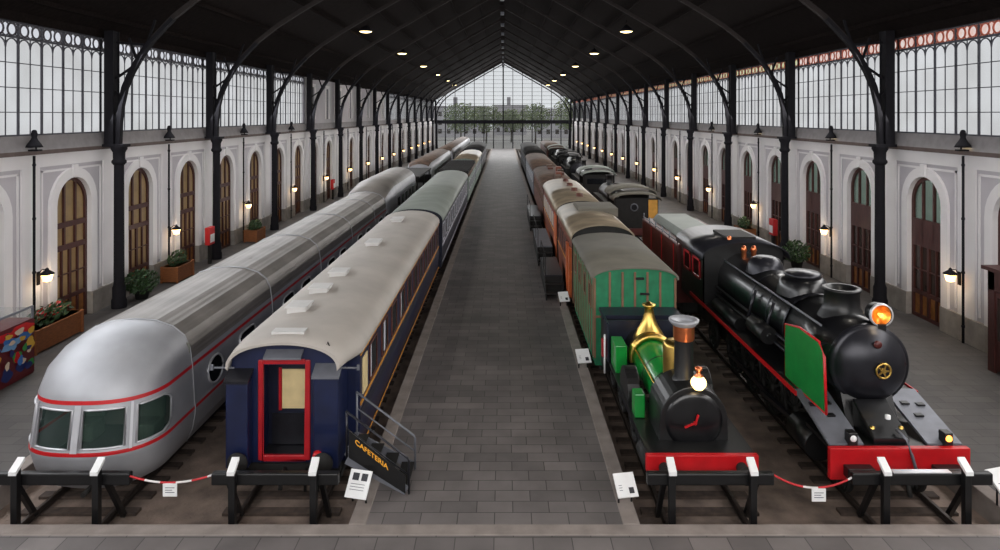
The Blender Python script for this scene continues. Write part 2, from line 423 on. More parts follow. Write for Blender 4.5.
protos = {'L': make_window(-1, m_fretiron, m_fretL), 'R': make_window(1, m_fretrust, m_fretR), 'G': make_window(1, m_fretrust, m_fretG)}
used = set()
for s in (-1, 1):
    for k in range(17):
        if s < 0 and 6 <= k <= 9: continue
        key = 'L' if s < 0 else ('R' if k < 4 else 'G')
        n += 1
        o = copy_tree(protos[key]) if key in used else protos[key]
        used.add(key); o.name = 'window_%d' % n; o.location = (0, -.5 + 10 * k, 0); structure(o)

# ceiling
zr = lambda x: 21.9 - .556 * abs(x)
b = MB()
for s in (-1, 1):
    b.prism([(0, 21.9), (s * 17.9, zr(17.9)), (s * 17.9, zr(17.9) + .3), (0, 22.2)], 'y', -9, YE + .2, 0)
    for x in (2.4, 4.8, 7.2, 9.6, 12, 14.4, 16.6): b.box(s * x - .06, s * x + .06, -9, YE, zr(x) - .16, zr(x) + .02, 1)
b.box(-.1, .1, -9, YE, 21.55, 21.85, 1)
structure(b.build('ceiling', [m_roof, m_roof]))
# roof ribs
def rib_mesh():
    b = MB()
    for s in (-1, 1):
        P = [(15.35, 11.75), (14.4, 12.75), (13.2, 13.7), (11.8, 14.6), (10.2, 15.55), (7.5, 17.1), (4, 19.1), (0, 21.35)]
        b.beam([(s * x, 0, z) for x, z in P], .2, .12, 0); b.beam([(s * x, 0, z + .1) for x, z in P], .05, .22, 0)
    b.box(-.3, .3, -.1, .1, 20.7, 21.6, 0)
    b.box(-.22, .22, -.24, .24, 20.4, 20.75, 1)
    return b
r0 = rib_mesh().build('roof_rib', [m_rib, m_grey])
for k in range(18):
    o = r0 if k == 0 else copy_tree(r0)
    o.location = (0, -.5 + 10 * k - (.4 if k == 17 else 0), 0); structure(o)

# far gable
b = MB(); X0 = 17.3
b.box(-17.9, 17.9, YE - .2, YE + .2, 6.3, 7.2)
for x in [i * 2.45 for i in range(-7, 8)]:
    hwd = .16 if x == 0 else .07
    b.box(x - hwd, x + hwd, YE - .12, YE + .12, 7.2, zr(x)); b.box(x - .12, x + .12, YE - .12, YE + .12, 0, 6.3)
for i in range(13):
    z = 8.3 + i * 1.02; xm = min(17.4, (21.9 - z) / .556)
    b.box(-xm, xm, YE - .04, YE + .04, z - .03, z + .03)
for i in range(2): b.box(-17.4, 17.4, YE - .04, YE + .04, 2.1 * (i + 1) - .05, 2.1 * (i + 1) + .05)
g0 = structure(b.build('window_60', m_iron))
MB().face([(-17.4, YE + .05, 0), (17.4, YE + .05, 0), (17.4, YE + .05, 12.2), (0, YE + .05, 21.9), (-17.4, YE + .05, 12.2)]).build('glass', m_clear, g0)
b = MB()
b.box(-17.9, 17.9, -9.2, -8.9, 0, 7.2)
for x in [i * 2.45 for i in range(-7, 8)]: b.box(x - .08, x + .08, -9.1, -8.9, 7.2, zr(x))
for z in (9.3, 11.5, 13.7, 15.9, 18.1): xm = min(17.4, (21.9 - z) / .556); b.box(-xm, xm, -9.05, -8.95, z - .05, z + .05)
g0 = structure(b.build('window_61', m_iron))
MB().face([(-17.4, -9, 7.2), (17.4, -9, 7.2), (17.4, -9, 12.2), (0, -9, 21.9), (-17.4, -9, 12.2)]).build('glass', m_clear, g0)

# outside: trees and buildings beyond the far gable
def leaf_cloud(b, c, rx, ry, rz, n, size, m=0):
    for _ in range(n):
        while True:
            p = Vector((random.uniform(-1, 1), random.uniform(-1, 1), random.uniform(-1, 1)))
            if .25 < p.length < 1: break
        q = Vector((c[0] + p.x * rx, c[1] + p.y * ry, c[2] + p.z * rz))
        a = Vector((random.gauss(0, 1), random.gauss(0, 1), random.gauss(0, 1))).normalized(); d = a.orthogonal().normalized(); e = a.cross(d)
        sz = size * random.uniform(.6, 1.3)
        b.face([q - d * sz, q + e * sz * .5, q + d * sz, q - e * sz * .5], m)
def tree(x, y, h, r, label):
    t = thing('tree', label, 'tree', (x, y, -.2), 'trees outside the far gable')
    b = MB(); b.tube([(x, y, -.2), (x + .1, y, h * .3), (x - .1, y, h * .55)], .2, 8, rs=[.3, .22, .12])
    for a in (.4, 2.4, 4.4): b.tube([(x, y, h * .35), (x + r * .5 * Cs(a), y + r * .5 * S(a), h * .62)], .1, 6, rs=[.12, .05])
    b.build('trunk', m_bark, t)
    b = MB(); leaf_cloud(b, (x, y, h * .64), r, r, h * .36, 900, .42)
    for _ in range(5):
        a = random.uniform(0, 2 * PI); leaf_cloud(b, (x + r * .6 * Cs(a), y + r * .5 * S(a), h * random.uniform(.5, .8)), r * .5, r * .5, h * .2, 160, .36)
    b.build('foliage', m_treeleaf, t)
    return t
for x, y, h, r, l in ((-12.5, 196, 12.2, 5, 'leafy tree outside, behind the left end of the far glass gable'),
                      (-5.2, 204, 11.6, 5, 'low green tree outside, left of the gable centre post'),
                      (2.5, 212, 10.6, 4.6, 'small green tree outside, right behind the gable centre post'),
                      (9.6, 200, 12.2, 5, 'broad tree outside, to the right of the gable centre post'),
                      (19, 193, 13.6, 5, 'tallest tree outside, behind the right end of the far gable')):
    tree(x, y, h, r, l)
def building(x0, x1, y0, h, label, chim=None):
    t = thing('building', label, 'building', ((x0 + x1) / 2, y0, -.2))
    MB().box(x0, x1, y0, y0 + 12, -.2, h).build('wall', m_stone, t)
    b = MB(); b.box(x0 - .3, x1 + .3, y0 - .3, y0 + 12, h, h + .5)
    b.build('roof', m_ledge, t)
    if chim: MB().box(chim, chim + 1.6, y0 + 4, y0 + 5.6, h + .5, h + 4).build('chimney', m_ledge, t)
    w0 = None
    nx = int((x1 - x0) / 3.4)
    for i in range(nx):
        for z in range(int(h / 3.4)):
            if w0 is None:
                w0 = MB().box(x0 + 1.0, x0 + 2.4, y0 - .06, y0, 1.2, 3.0).build('window', m_darkpane, t)
            else: part_copy(w0, i * 3.4, 0, z * 3.4)
building(-30, -6, 262, 11.6, 'pale building outside, behind the trees left of the gable centre', -20)
building(-4, 10, 290, 12.4, 'farther pale building outside with a chimney beside gable centre post', 1.5)
building(12, 34, 255, 10.5, 'pale building outside, behind the trees at the gable right end')

# ------------------------------------------------------------------ iron columns
def make_column(s):
    xc = s * 16.8; xu = s * 17.12
    t = thing('iron_column', '', 'column', (xc, 0, 0), 'iron columns along the hall')
    b = MB(); b.lathe([(.31, 0), (.31, .35), (.27, .42), (.27, .9), (.23, 1.0), (.215, 1.1), (.2, 6.35)], (xc, 0, 0), n=14); b.build('shaft', m_iron, t)
    b = MB(); b.lathe([(.22, 6.3), (.3, 6.4), (.3, 6.48), (.24, 6.55), (.25, 6.85), (.33, 7.0), (.33, 7.1)], (xc, 0, 0), n=14)
    b.box(min(xc - s * .34, xc + s * .58), max(xc - s * .34, xc + s * .58), -.3, .3, 7.1, 7.22); b.build('capital', m_iron, t)
    b = MB(); b.box(xu - .16, xu + .16, -.22, .22, 7.2, 12.2)
    for d in (-.22, .22): b.box(xu - .2, xu + .2, d - .03, d + .03, 7.2, 12.2)
    b.build('upper_post', m_iron, t)
    b = MB()
    P = [(16.8, 7.2), (16.76, 8.2), (16.68, 8.9), (16.5, 9.7), (16.2, 10.4), (15.8, 11.1), (15.35, 11.75), (14.8, 12.35), (14.4, 12.75)]
    b.beam([(s * x, 0, z) for x, z in P], .26, .16); b.beam([(s * (x + .06), 0, z + .02) for x, z in P[:7]], .1, .24)
    b.build('bracket', m_iron, t)
    for A, B in (((16.95, 10.1), (15.75, 10.95)), ((16.95, 9.55), (16.55, 9.1)), ((15.5, 11.6), (16.9, 11.7)), ((16.0, 10.9), (16.35, 11.9)), ((15.6, 11.5), (15.2, 12.7))):
        MB().beam([(s * A[0], 0, A[1]), (s * B[0], 0, B[1])], .09, .09).build('strut', m_iron, t)
    return t
def make_pipe(s):
    b = MB(); x = s * (XW - .22)
    b.cyl((x, 0, .02), (x, 0, 6.98), .048, n=10)
    for z in (.6, 2.6, 4.6, 6.6): b.cyl((x, 0, z), (x, 0, z + .08), .065, n=10)
    return b.build('downpipe', m_iron, org=(x, 0, 0))
def make_sconce(s):
    x = s * (XW - .0); t = thing('wall_lantern', '', 'lamp', (x, 0, 2.2), 'wall lanterns between the doors')
    xl = x - s * .36
    b = MB(); b.box(min(x, x - s * .05), max(x, x - s * .05), -.07, .07, 2.05, 2.55)
    b.tube([(x, 0, 2.4), (x - s * .15, 0, 2.62), (xl, 0, 2.66)], .02, 6); b.build('bracket', m_iron, t)
    b = MB(); b.lathe([(.0, 2.72), (.05, 2.68), (.07, 2.62), (.24, 2.5), (.25, 2.46), (.02, 2.46)], (xl, 0, 0), n=12); b.build('cap', m_iron, t)
    b = MB(); b.lathe([(.02, 2.16), (.13, 2.2), (.2, 2.46)], (xl, 0, 0), n=12); b.build('globe', m_lampglow, t)
    return t
def make_bell(s):
    xl = s * (XW - .26); t = thing('bell_lamp', '', 'lamp', (xl, 0, 7.15), 'bell lamps on the cornice')
    b = MB(); b.box(xl - .22, xl + .22, -.12, .12, 7.16, 7.22); b.cyl((xl, 0.1, 7.2), (xl, .1, 7.72), .03, n=8)
    b.build('stand', m_iron, t)
    b = MB(); b.lathe([(.03, 7.95), (.08, 7.92), (.11, 7.8), (.09, 7.66), (.12, 7.58), (.24, 7.4), (.29, 7.3), (.27, 7.3), (.09, 7.56)], (xl, 0, 0), n=16); b.build('shade', m_iron, t)
    b = MB(); b.lathe([(0, 7.34), (.09, 7.37), (.12, 7.46), (.08, 7.58)], (xl, 0, 0), n=10); b.build('bulb', m_lampw if s > 0 else m_curtain, t)
    return t
for s, side in ((-1, 'left'), (1, 'right')):
    c0 = make_column(s)
    for k in range(17):                     # the two nearest stand outside the frame
        y = 19.5 + 10 * k
        if k > 15 or k < 1: continue
        o = c0 if k == 1 else copy_tree(c0)
        o.location.y = y if k < 15 else y - .5
        o['label'] = 'dark iron column with curved roof bracket, %s from the front along the %s wall' % (ORD[k - 1], side)
    p0 = make_pipe(s); l0 = make_sconce(s)
    for k in range(14):
        y = 24.85 + 10 * k
        o = p0 if k == 0 else copy_tree(p0); o.location.y = y
        tag(o, 'thin dark downpipe, %s from the front on the %s white wall' % (ORD[k], side), 'pipe', 'downpipes on the walls')
        o = l0 if k == 0 else copy_tree(l0); o.location.y = y + .5
        o['label'] = 'lit wall lantern, %s from the front on the %s wall' % (ORD[k], side)
        if k < 6: point('lantern_light', (s * (XW - .62), y + .6, 2.25), 17)
    b0 = make_bell(s)
    for k in range(4):
        o = b0 if k == 0 else copy_tree(b0); o.location.y = 24.5 + 10 * k + .3
        o['label'] = 'dark bell lamp on the cornice ledge, %s from the front on the %s' % (ORD[k], side)

# ceiling lamps
def make_ceiling_lamp(ztop):
    t = thing('ceiling_lamp', '', 'lamp', (0, 0, 15.2), 'lit lamps hanging under the roof')
    MB().cyl((0, 0, 15.4), (0, 0, ztop), .03, n=6).build('rod', m_iron, t)
    MB().lathe([(.06, 15.6), (.2, 15.5), (.5, 15.2), (.56, 15.02), (.54, 15.02), (.2, 15.3)], (0, 0, 0), n=18).build('shade', m_iron, t)
    MB().lathe([(0, 14.93), (.3, 14.96), (.5, 15.04), (.3, 15.2)], (0, 0, 0), n=18).build('diffuser', m_lampw, t)
    return t
for s, side in ((-1, 'left'), (1, 'right')):
    xl = -11.1 if s < 0 else 10.2; c0 = make_ceiling_lamp(zr(xl) - .28 + .06)
    for k in range(-2, 6):
        point('ceiling_lamp_light', (xl, 54.6 + 19.5 * k, 15.1), 900 if k >= 0 else 420, (1, .92, .8), .5)
        if k < 0: continue                 # these two hang above the frame
        o = c0 if k == 0 else copy_tree(c0)
        o.location = (xl, 54.6 + 19.5 * k, 15.48)
        o['label'] = 'lit lamp hanging under the dark roof, %s from the front in the %s row' % (ORD[k], side)

# ------------------------------------------------------------------ tracks
RT = -.33
TRK = [(-9.4, 'far left', 'under the silver train'), (-4.82, 'inner left', 'under the blue coach'), (4.62, 'inner right', 'under the little green engine'), (9.1, 'far right', 'under the big black engine')]
rail0 = slp0 = None
for cx, nm, und in TRK:
    t = thing('railway_track', 'railway track with dark sleepers, ' + und, 'track', (cx, 14.3, -.52), 'railway tracks in the pits')
    for s in (-1, 1):
        x = cx + s * .87
        b = MB(); b.box(x - .07, x + .07, 14.3, 169.5, -.46, -.445).box(x - .015, x + .015, 14.3, 169.5, -.445, -.37).box(x - .036, x + .036, 14.3, 169.5, -.37, RT)
        b.build('rail', m_rail, t)
    s0 = MB().box(cx - 1.32, cx + 1.32, 14.35, 14.6, -.53, -.455).build('sleeper', m_sleeper, t)
    for k in range(1, 60): part_copy(s0, 0, .66 * k, 0)
    b = MB()
    for k in range(60, 234): b.box(cx - 1.32, cx + 1.32, 14.35 + .66 * k, 14.6 + .66 * k, -.53, -.455)
    o = b.build('sleepers', m_sleeper, t); o['kind'] = 'stuff'

# ------------------------------------------------------------------ train parts
def wheel_mesh(x, y, r, z=RT, m=0, spokes=10, wd=.13):
    b = MB(); zc = z + r
    b.lathe([(r, -wd / 2), (r, wd / 2), (r * .86, wd / 2), (r * .86, -wd / 2), (r, -wd / 2)], (x, y, zc), 'x', 28, m)
    b.lathe([(0, -wd * .7), (r * .2, -wd * .7), (r * .2, wd * .7), (0, wd * .7)], (x, y, zc), 'x', 14, m)
    for k in range(spokes):
        a = 2 * PI * k / spokes
        b.beam([(x, y + r * .15 * Cs(a), zc + r * .15 * S(a)), (x, y + r * .9 * Cs(a), zc + r * .9 * S(a))], .06, .06 + r * .03, m, (1, 0, 0))
    return b
def bogie(parent, cx, y, m=None, wb=2.4, r=.46):
    b = MB()
    for s in (-1, 1):
        x = cx + s * 1.0
        b.box(x - .05, x + .05, y - wb / 2 - .45, y + wb / 2 + .45, RT + r - .02, RT + r + .16)
        for d in (-wb / 2, wb / 2): b.box(x - .09, x + .13 * s + .09, y + d - .16, y + d + .16, RT + r - .18, RT + r + .12)
        for d in (-.5, .5): b.cyl((x, y + d, RT + .2), (x, y + d, RT + r), .1, n=10)
    b.box(cx - 1, cx + 1, y - .25, y + .25, RT + r - .1, RT + r + .1)
    o = b.build('bogie', m or m_dark, parent)
    for d in (-wb / 2, wb / 2):
        for s in (-1, 1): wheel_mesh(cx + s * .84, y + d, r, m=0).build('wheel', m or m_dark, o)
    return o
def buffer(parent, x, y, d, z=.72, r=.22, m=None):
    # d = -1 points towards the camera
    b = MB(); b.lathe([(.12, 0), (.12, -.2), (.08, -.22), (.08, -.34), (r, -.36), (r, -.39), (0, -.42)], (x, y, z), 'y', 18)
    return b.build('buffer', m or m_dark, parent)
def section(cx, hw, zb, ze, zt, n=12, tuck=.06, ov=0):
    # outline from left bottom over the roof to right bottom
    L = [(cx - hw + tuck, zb), (cx - hw, zb + (ze - zb) * .35), (cx - hw, ze)]
    A = [(cx - (hw + ov) * Cs(PI * i / n), ze + (zt - ze) * S(PI * i / n) ** .8) for i in range(n + 1)]
    return L, A
def coach(name, label, cx, y0, y1, hw, zb, ze, zt, mb, mr, inner, nwin=8, mwin=None, wz=(1.5, 2.4), ww=.8, stripe=None, mframe=None,
          group=None, front=True, vents=0, bog=True, lines=(), buf=True, mend=None, wfirst=None, cat='train coach', battens=None):
    t = thing(name, label, cat, (cx, y0, RT), group)
    L, A = section(cx, hw, zb, ze, zt)
    b = MB()
    pol = L + A[1:-1] + [(2 * cx - p[0], p[1]) for p in L[::-1]]
    rows = [[(x, y, z - (.03 if i > 2 and i < len(pol) - 3 else 0)) for i, (x, z) in enumerate(pol)] for y in (y0, y1)]
    b.grid(rows, 0, False, True); b.face(rows[0], 1 if mend else 0); b.face(rows[1], 0)
    b.build('body', [mb, mend] if mend else mb, t)
    # roof shell with a lip
    n = 20; rr = []
    for y in (y0 - .1, y1 + .1):
        out = [(cx - (hw + .07) * Cs(PI * i / n), y, ze - .02 + (zt - ze) * S(PI * i / n) ** .8) for i in range(n + 1)]
        inn = [(cx - (hw + .02) * Cs(PI * i / n), y, ze - .07 + (zt - ze) * S(PI * i / n) ** .8) for i in range(n, -1, -1)]
        rr.append(out + inn)
    b = MB(); b.grid(rr, 0, True, True); b.face(rr[0]); b.face(rr[1]); b.build('roof', mr, t)
    sd = inner
    xs = cx + sd * hw
    w0 = None; Lh = y1 - y0
    for i in range(nwin):
        y = y0 + Lh * (i + .5) / nwin
        if w0 is None:
            wb_ = MB(); yy = y; e = .06
            xo = xs + sd * .025
            wb_.box(min(xs, xo), max(xs, xo), yy - ww / 2 - e, yy + ww / 2 + e, wz[0] - e, wz[0], 1).box(min(xs, xo), max(xs, xo), yy - ww / 2 - e, yy + ww / 2 + e, wz[1], wz[1] + e, 1)
            for a in (-ww / 2 - e, ww / 2): wb_.box(min(xs, xo), max(xs, xo), yy + a, yy + a + e, wz[0], wz[1], 1)
            xp = xs + sd * .01; wb_.box(min(xs, xp), max(xs, xp), yy - ww / 2, yy + ww / 2, wz[0], wz[1], 0)
            w0 = wb_.build('window', [mwin or m_winblack, mframe or mb], t); wy = y
        else: part_copy(w0, 0, y - wy, 0)
    for z, h, mm in lines:
        xo = xs + sd * .02
        MB().box(min(xs, xo), max(xs, xo), y0 + .05, y1 - .05, z - h / 2, z + h / 2).build('waist_line', mm, t)
    if battens:
        b = MB(); m_, nb = battens
        for i in range(nb + 1):
            y = y0 + .05 + (Lh - .1) * i / nb; b.box(min(xs, xs + sd * .03), max(xs, xs + sd * .03), y - .03, y + .03, zb + .3, ze)
        b.build('batten', m_, t)
    if bog and Lh > 10:
        bogie(t, cx, y0 + 3); bogie(t, cx, y1 - 3)
    elif bog:
        for d in (y0 + Lh * .22, y1 - Lh * .22):
            for s in (-1, 1): wheel_mesh(cx + s * .84, d, .5).build('wheel', m_dark, t)
    b = MB(); b.box(cx - hw + .25, cx + hw - .25, y0 + .1, y1 - .1, zb - .2, zb + .02); b.build('underframe', m_dark, t)
    if buf:
        for s in (-1, 1): buffer(t, cx + s * .95, y0 + .02, -1, z=.62, r=.2)
    return t

# ------------------------------------------------------------------ silver observation train (far left track)
TC = -9.4
PROF = [(1.12, -.14), (1.34, .02), (1.5, .35), (1.57, .78), (1.575, .87), (1.57, .95), (1.555, 1.02), (1.51, 1.84), (1.5, 1.94), (1.495, 2.03), (1.475, 2.16), (1.43, 2.48), (1.29, 2.79), (1.0, 3.02), (.55, 3.16), (0, 3.2)]
YN = [15.45, 15.2, 15.0, 14.9, 14.88, 14.9, 14.93, 15.06, 15.09, 15.1, 15.16, 15.34, 15.72, 16.2, 16.65, 16.95]
OFF = [0, 2.6, 8, 15, 22, 29, 35, 38.5, 43, 46, 52, 60, 68, 76, 82, 86, 90]
PHI = [-o for o in OFF[:0:-1]] + OFF
def nose_pt(i, ph, ins=0):
    w_, z = PROF[i]; w_ = max(w_ - ins, 0); yn = YN[i] + ins
    p = R(ph); e = .8
    x = w_ * math.copysign(abs(S(p)) ** e, p); y = yn + min(1.35, 17.3 - yn) * (1 - abs(Cs(p)) ** e)
    return (TC + x, y, z)
YJ = 17.35
obs = thing('observation_railcar', 'rounded silver observation car with red lines and panoramic nose windows', 'train coach', (TC, 16, RT), None)
rows = []
for i in range(len(PROF)):
    w_, z = PROF[i]
    rows.append([(TC - w_, YJ, z)] + [nose_pt(i, ph) for ph in PHI] + [(TC + w_, YJ, z)])
def wcell(i, j):
    if i != 6: return False
    if j == 0 or j == len(rows[0]) - 2: return False
    a, c = PHI[j - 1], PHI[j]; m_ = abs(a + c) / 2
    return 2.6 < m_ < 35 or 46 < m_ < 85.9
def nose_mid(ph, f, ins=0): return tuple(Vector(nose_pt(6, ph, ins)).lerp(Vector(nose_pt(7, ph, ins)), f))
b = MB(); b.grid(rows, 0, True, skip=wcell, mats=lambda i, j: 1 if i in (4, 8) else 0)
for sg in (-1, 1):                       # rounded rear corners of the side windows
    for f0, rw in ((.78, 7), (.26, 6)):
        b.face([nose_mid(sg * 86, f0), nose_mid(sg * 83, .9 if rw == 7 else .1), nose_pt(rw, sg * 76), nose_pt(rw, sg * 86)], 0)
b.build('nose_shell', [m_silver, m_red], obs)
# window frames (posts and rims) standing proud
def strip(ph0, ph1, i0=6, i1=7, ins=.0, n=8, dz=0):
    r0_, r1_ = [], []
    for k in range(n + 1):
        ph = ph0 + (ph1 - ph0) * k / n; r0_.append(nose_pt(i0, ph, ins)); r1_.append(nose_pt(i1, ph, ins))
    return [r0_, r1_]
for a, c in ((2.6, 35), (46, 85.9), (-35, -2.6), (-85.9, -46)):
    b = MB(); b.grid(strip(a, c, ins=.03), 0, True)
    o = b.build('nose_window', m_glassnose, obs)
    b = MB()
    pts = [nose_pt(6, a + (c - a) * k / 10, -.012) for k in range(11)] + [nose_pt(7, c + (a - c) * k / 10, -.012) for k in range(11)]
    if abs(c) > 80 or abs(a) > 80:          # rounded rear corners
        sg = 1 if c > 0 else -1
        lo, hi = [46 + 30 * k / 8 for k in range(9)], [76 - 30 * k / 8 for k in range(9)]
        pts = [nose_pt(6, sg * q, -.012) for q in lo] + [nose_mid(sg * 83, .1, -.012), nose_mid(sg * 85.9, .26, -.012), nose_mid(sg * 85.9, .78, -.012), nose_mid(sg * 83, .9, -.012)] + [nose_pt(7, sg * q, -.012) for q in hi]
    b.tube(pts + [pts[0]], .028, 6); b.build('window_frame', m_silvlight, o)
for ph in (0, 40.5, -40.5):
    b = MB(); b.grid(strip(ph - 1.3, ph + 1.3, 5, 8, -.03, 3), 0, True); b.build('window_post', m_silvlight, obs)
# corrugated straight shell made of bands
def shell(parent, y0, y1, holes=(), prof=PROF, name='body', dz=0, mats=(None,)):
    full = []
    for i, (w_, z) in enumerate(prof):
        full.append((w_, z, i))
        if i >= 10 and i < len(prof) - 1:
            w2, z2 = prof[i + 1]
            for k in range(1, 5): full.append((w_ + (w2 - w_) * k / 5 - (.005 if k % 2 else 0), z + (z2 - z) * k / 5 - (.005 if k % 2 else 0), i))
    pts = [(TC + w_, z + dz, i) for w_, z, i in full] + [(TC - w_, z + dz, i) for w_, z, i in full[-2::-1]]
    def mm(i, j):
        a = min(pts[j][2], pts[j + 1][2]); return 1 if a in (4, 8) else (2 if a >= 10 else 0)
    b = MB(); rr = [[(x, y, z) for x, z, _ in pts] for y in (y0, y1)]
    b.grid(rr, 0, False, mats=mm); b.face(rr[0]); b.face(rr[1])
    return b.build(name, [m_silver, m_red, m_silvroof], parent)
def band(parent, y, name='joint_band', r=.014, m=None):
    pts = [(TC + w_ + .015, y, z + (.015 if w_ < .6 else 0)) for w_, z in PROF[1:]] + [(TC - w_ - .015, y, z) for w_, z in PROF[-2:0:-1]]
    return MB().tube(pts, r, 6).build(name, m or m_silver, parent)
def oval_window(parent, y, ly, kind='oval'):
    x = TC + 1.545; b = MB(); zc = 1.44; hz = .36
    n = 24; e = 1.0 if kind == 'oval' else .45
    P = [(y + ly / 2 * math.copysign(abs(Cs(2 * PI * k / n)) ** e, Cs(2 * PI * k / n)), zc + hz * math.copysign(abs(S(2 * PI * k / n)) ** e, S(2 * PI * k / n))) for k in range(n)]
    slope = -.055
    b.face([(x + .008 + slope * (z - zc), yy, z) for yy, z in P], 0)
    o = b.build('side_window', m_winblack, parent)
    b = MB(); b.tube([(x + .012 + slope * (z - zc), yy, z) for yy, z in P + [P[0]]], .03, 6); b.build('window_frame', m_silvlight, o)
shell(obs, YJ, 23.3)
band(obs, YJ); band(obs, 23.3, r=.02)
oval_window(obs, 18.65, .95); oval_window(obs, 21.0, 1.3, 'r')
b = MB(); b.box(TC - 1.1, TC + 1.1, 15.95, YJ, .3, .5); b.build('cabin_floor', m_dark, obs)
b = MB(); b.box(TC - 1.45, TC + 1.45, YJ - .06, YJ - .02, .4, 2.6); b.build('cabin_bulkhead', m_inner, obs)
for sx in (-.75, .75):
    b = MB(); b.box(TC + sx - .3, TC + sx + .3, 16.3, 16.85, .5, .95).box(TC + sx - .3, TC + sx + .3, 16.75, 16.95, .9, 1.6); b.build('seat', m_seat, obs, bevel=.05)
for d in (20.5,):
    for s in (-1, 1): wheel_mesh(TC + s * .84, d, .42).build('wheel', m_dark, obs)
MB().tube([(TC + .3, 15.1, .12), (TC + .3, 14.75, .1)], .06, 8).build('coupling', m_dark, obs)
for k, (y0, y1) in enumerate(((23.42, 29.5), (29.62, 35.7), (35.82, 41.9), (42.02, 46.0))):
    t = thing('articulated_railcar', 'ribbed silver articulated car with red lines, %s behind the rounded observation car' % ORD[k], 'train coach', (TC, y0, RT), 'silver articulated cars')
    shell(t, y0, y1); band(t, y1, r=.02)
    for j in range(2): oval_window(t, y0 + 1.6 + j * 2.2, 1.3, 'r')
    for q in range(2): MB().lathe([(.0, .06), (.14, .055), (.2, .01), (.2, -.04)], (TC + .1, y0 + 1.4 + 2.4 * q, 3.13), n=14).build('roof_vent', m_silvroof, t)
    for s in (-1, 1): wheel_mesh(TC + s * .84, (y0 + y1) / 2, .42).build('wheel', m_dark, t)
# taller silver engine
t = thing('diesel_engine', 'taller silver engine coupled behind the ribbed articulated cars', 'locomotive', (TC, 46.2, RT))
def secT(hw, ze, zt, y, n=14):
    return [(TC - 1.2, y, -.1), (TC - hw, y, .6), (TC - hw, y, ze)] + [(TC - hw * Cs(PI * i / n), y, ze + (zt - ze) * S(PI * i / n) ** .75) for i in range(1, n)] + [(TC + hw, y, ze), (TC + hw, y, .6), (TC + 1.2, y, -.1)]
b = MB(); rr = [secT(1.5, 2.2, 3.1, 46.15), secT(1.55, 2.4, 3.5, 47.6), secT(1.58, 2.55, 3.78, 49.6), secT(1.58, 2.55, 3.78, 60.5), secT(1.5, 2.3, 3.5, 61.3)]
b.grid(rr, 0, True, True, mats=lambda i, j: 1 if 5 <= j <= 13 else 0); b.face(rr[0]); b.face(rr[-1]); b.build('body', [m_silver, m_silvroof], t)
for j in range(5):
    y = 51 + 2 * j; MB().box(TC + 1.57, TC + 1.6, y - .6, y + .6, 1.5, 2.25).build('side_window', m_winblack, t)
MB().box(TC + 1.56, TC + 1.6, 49.6, 60.6, 2.38, 2.52).build('gutter', m_silvlight, t)
bogie(t, TC, 49.5); bogie(t, TC, 58)
# open wagon and the farther silver trains
t = thing('flat_wagon', 'low dark flat wagon between the two silver trains', 'wagon', (TC, 62.5, RT))
b = MB(); b.box(TC - 1.5, TC + 1.5, 62.2, 74.5, .5, 1.0).box(TC - 1.5, TC + 1.5, 62.2, 62.4, 1.0, 1.9).box(TC - 1.5, TC + 1.5, 74.3, 74.5, 1.0, 1.9); b.build('deck', m_dark, t)
MB().box(TC - 1.6, TC + 1.6, 63, 73.5, 2.55, 2.7).build('canopy', m_dark, t)
for y in (63.2, 68.2, 73.2):
    for s in (-1, 1): MB().box(TC + s * 1.4 - .06, TC + s * 1.4 + .06, y - .06, y + .06, 1.0, 2.56).build('canopy_post', m_dark, t)
bogie(t, TC, 65); bogie(t, TC, 72)
def silver_far(y0, y1, label):
    t = thing('silver_railcar', label, 'train coach', (TC, y0, RT), 'far silver railcars')
    n = 14
    b = MB(); rr = [secT(1.3, 2.0, 2.9, y0), secT(1.52, 2.3, 3.35, y0 + 1.2), secT(1.52, 2.3, 3.35, y1 - 1.2), secT(1.3, 2.0, 2.9, y1)]
    b.grid(rr, 0, True, True, mats=lambda i, j: 1 if 4 <= j <= 12 else 0); b.face(rr[0]); b.face(rr[-1]); b.build('body', [m_silver, m_brownroof], t)
    MB().box(TC + 1.51, TC + 1.54, y0 + 1.6, y1 - 1.6, 1.4, 2.1).build('window_band', m_winblack, t)
    bogie(t, TC, y0 + 3); bogie(t, TC, y1 - 3)
silver_far(76, 103, 'bright silver railcar far along the left track, nearer of the two')
silver_far(108, 160, 'bright silver railcar at the far end of the left track')

# ------------------------------------------------------------------ blue sleeping coach
BC = -4.82
t = thing('sleeping_coach', 'navy blue coach with whitewashed roof, gold lines and red framed end door', 'train coach', (BC, 16, RT))
blue = t; XF = -4.95; HV = 1.29
b = MB()
zb, ze, zt, hw = -.02, 2.68, 3.26, 1.47
L, A = section(BC, hw, zb, ze, zt, 16)
pol = L + A[1:-1] + [(2 * BC - p[0], p[1]) for p in L[::-1]]
rr = [[(x, y, z - (.03 if z > ze + .01 else 0)) for x, z in pol] for y in (16.45, 36.4)]
b.grid(rr, 0, False, True); b.face(rr[0]); b.face(rr[1]); b.build('body', m_navy, t)
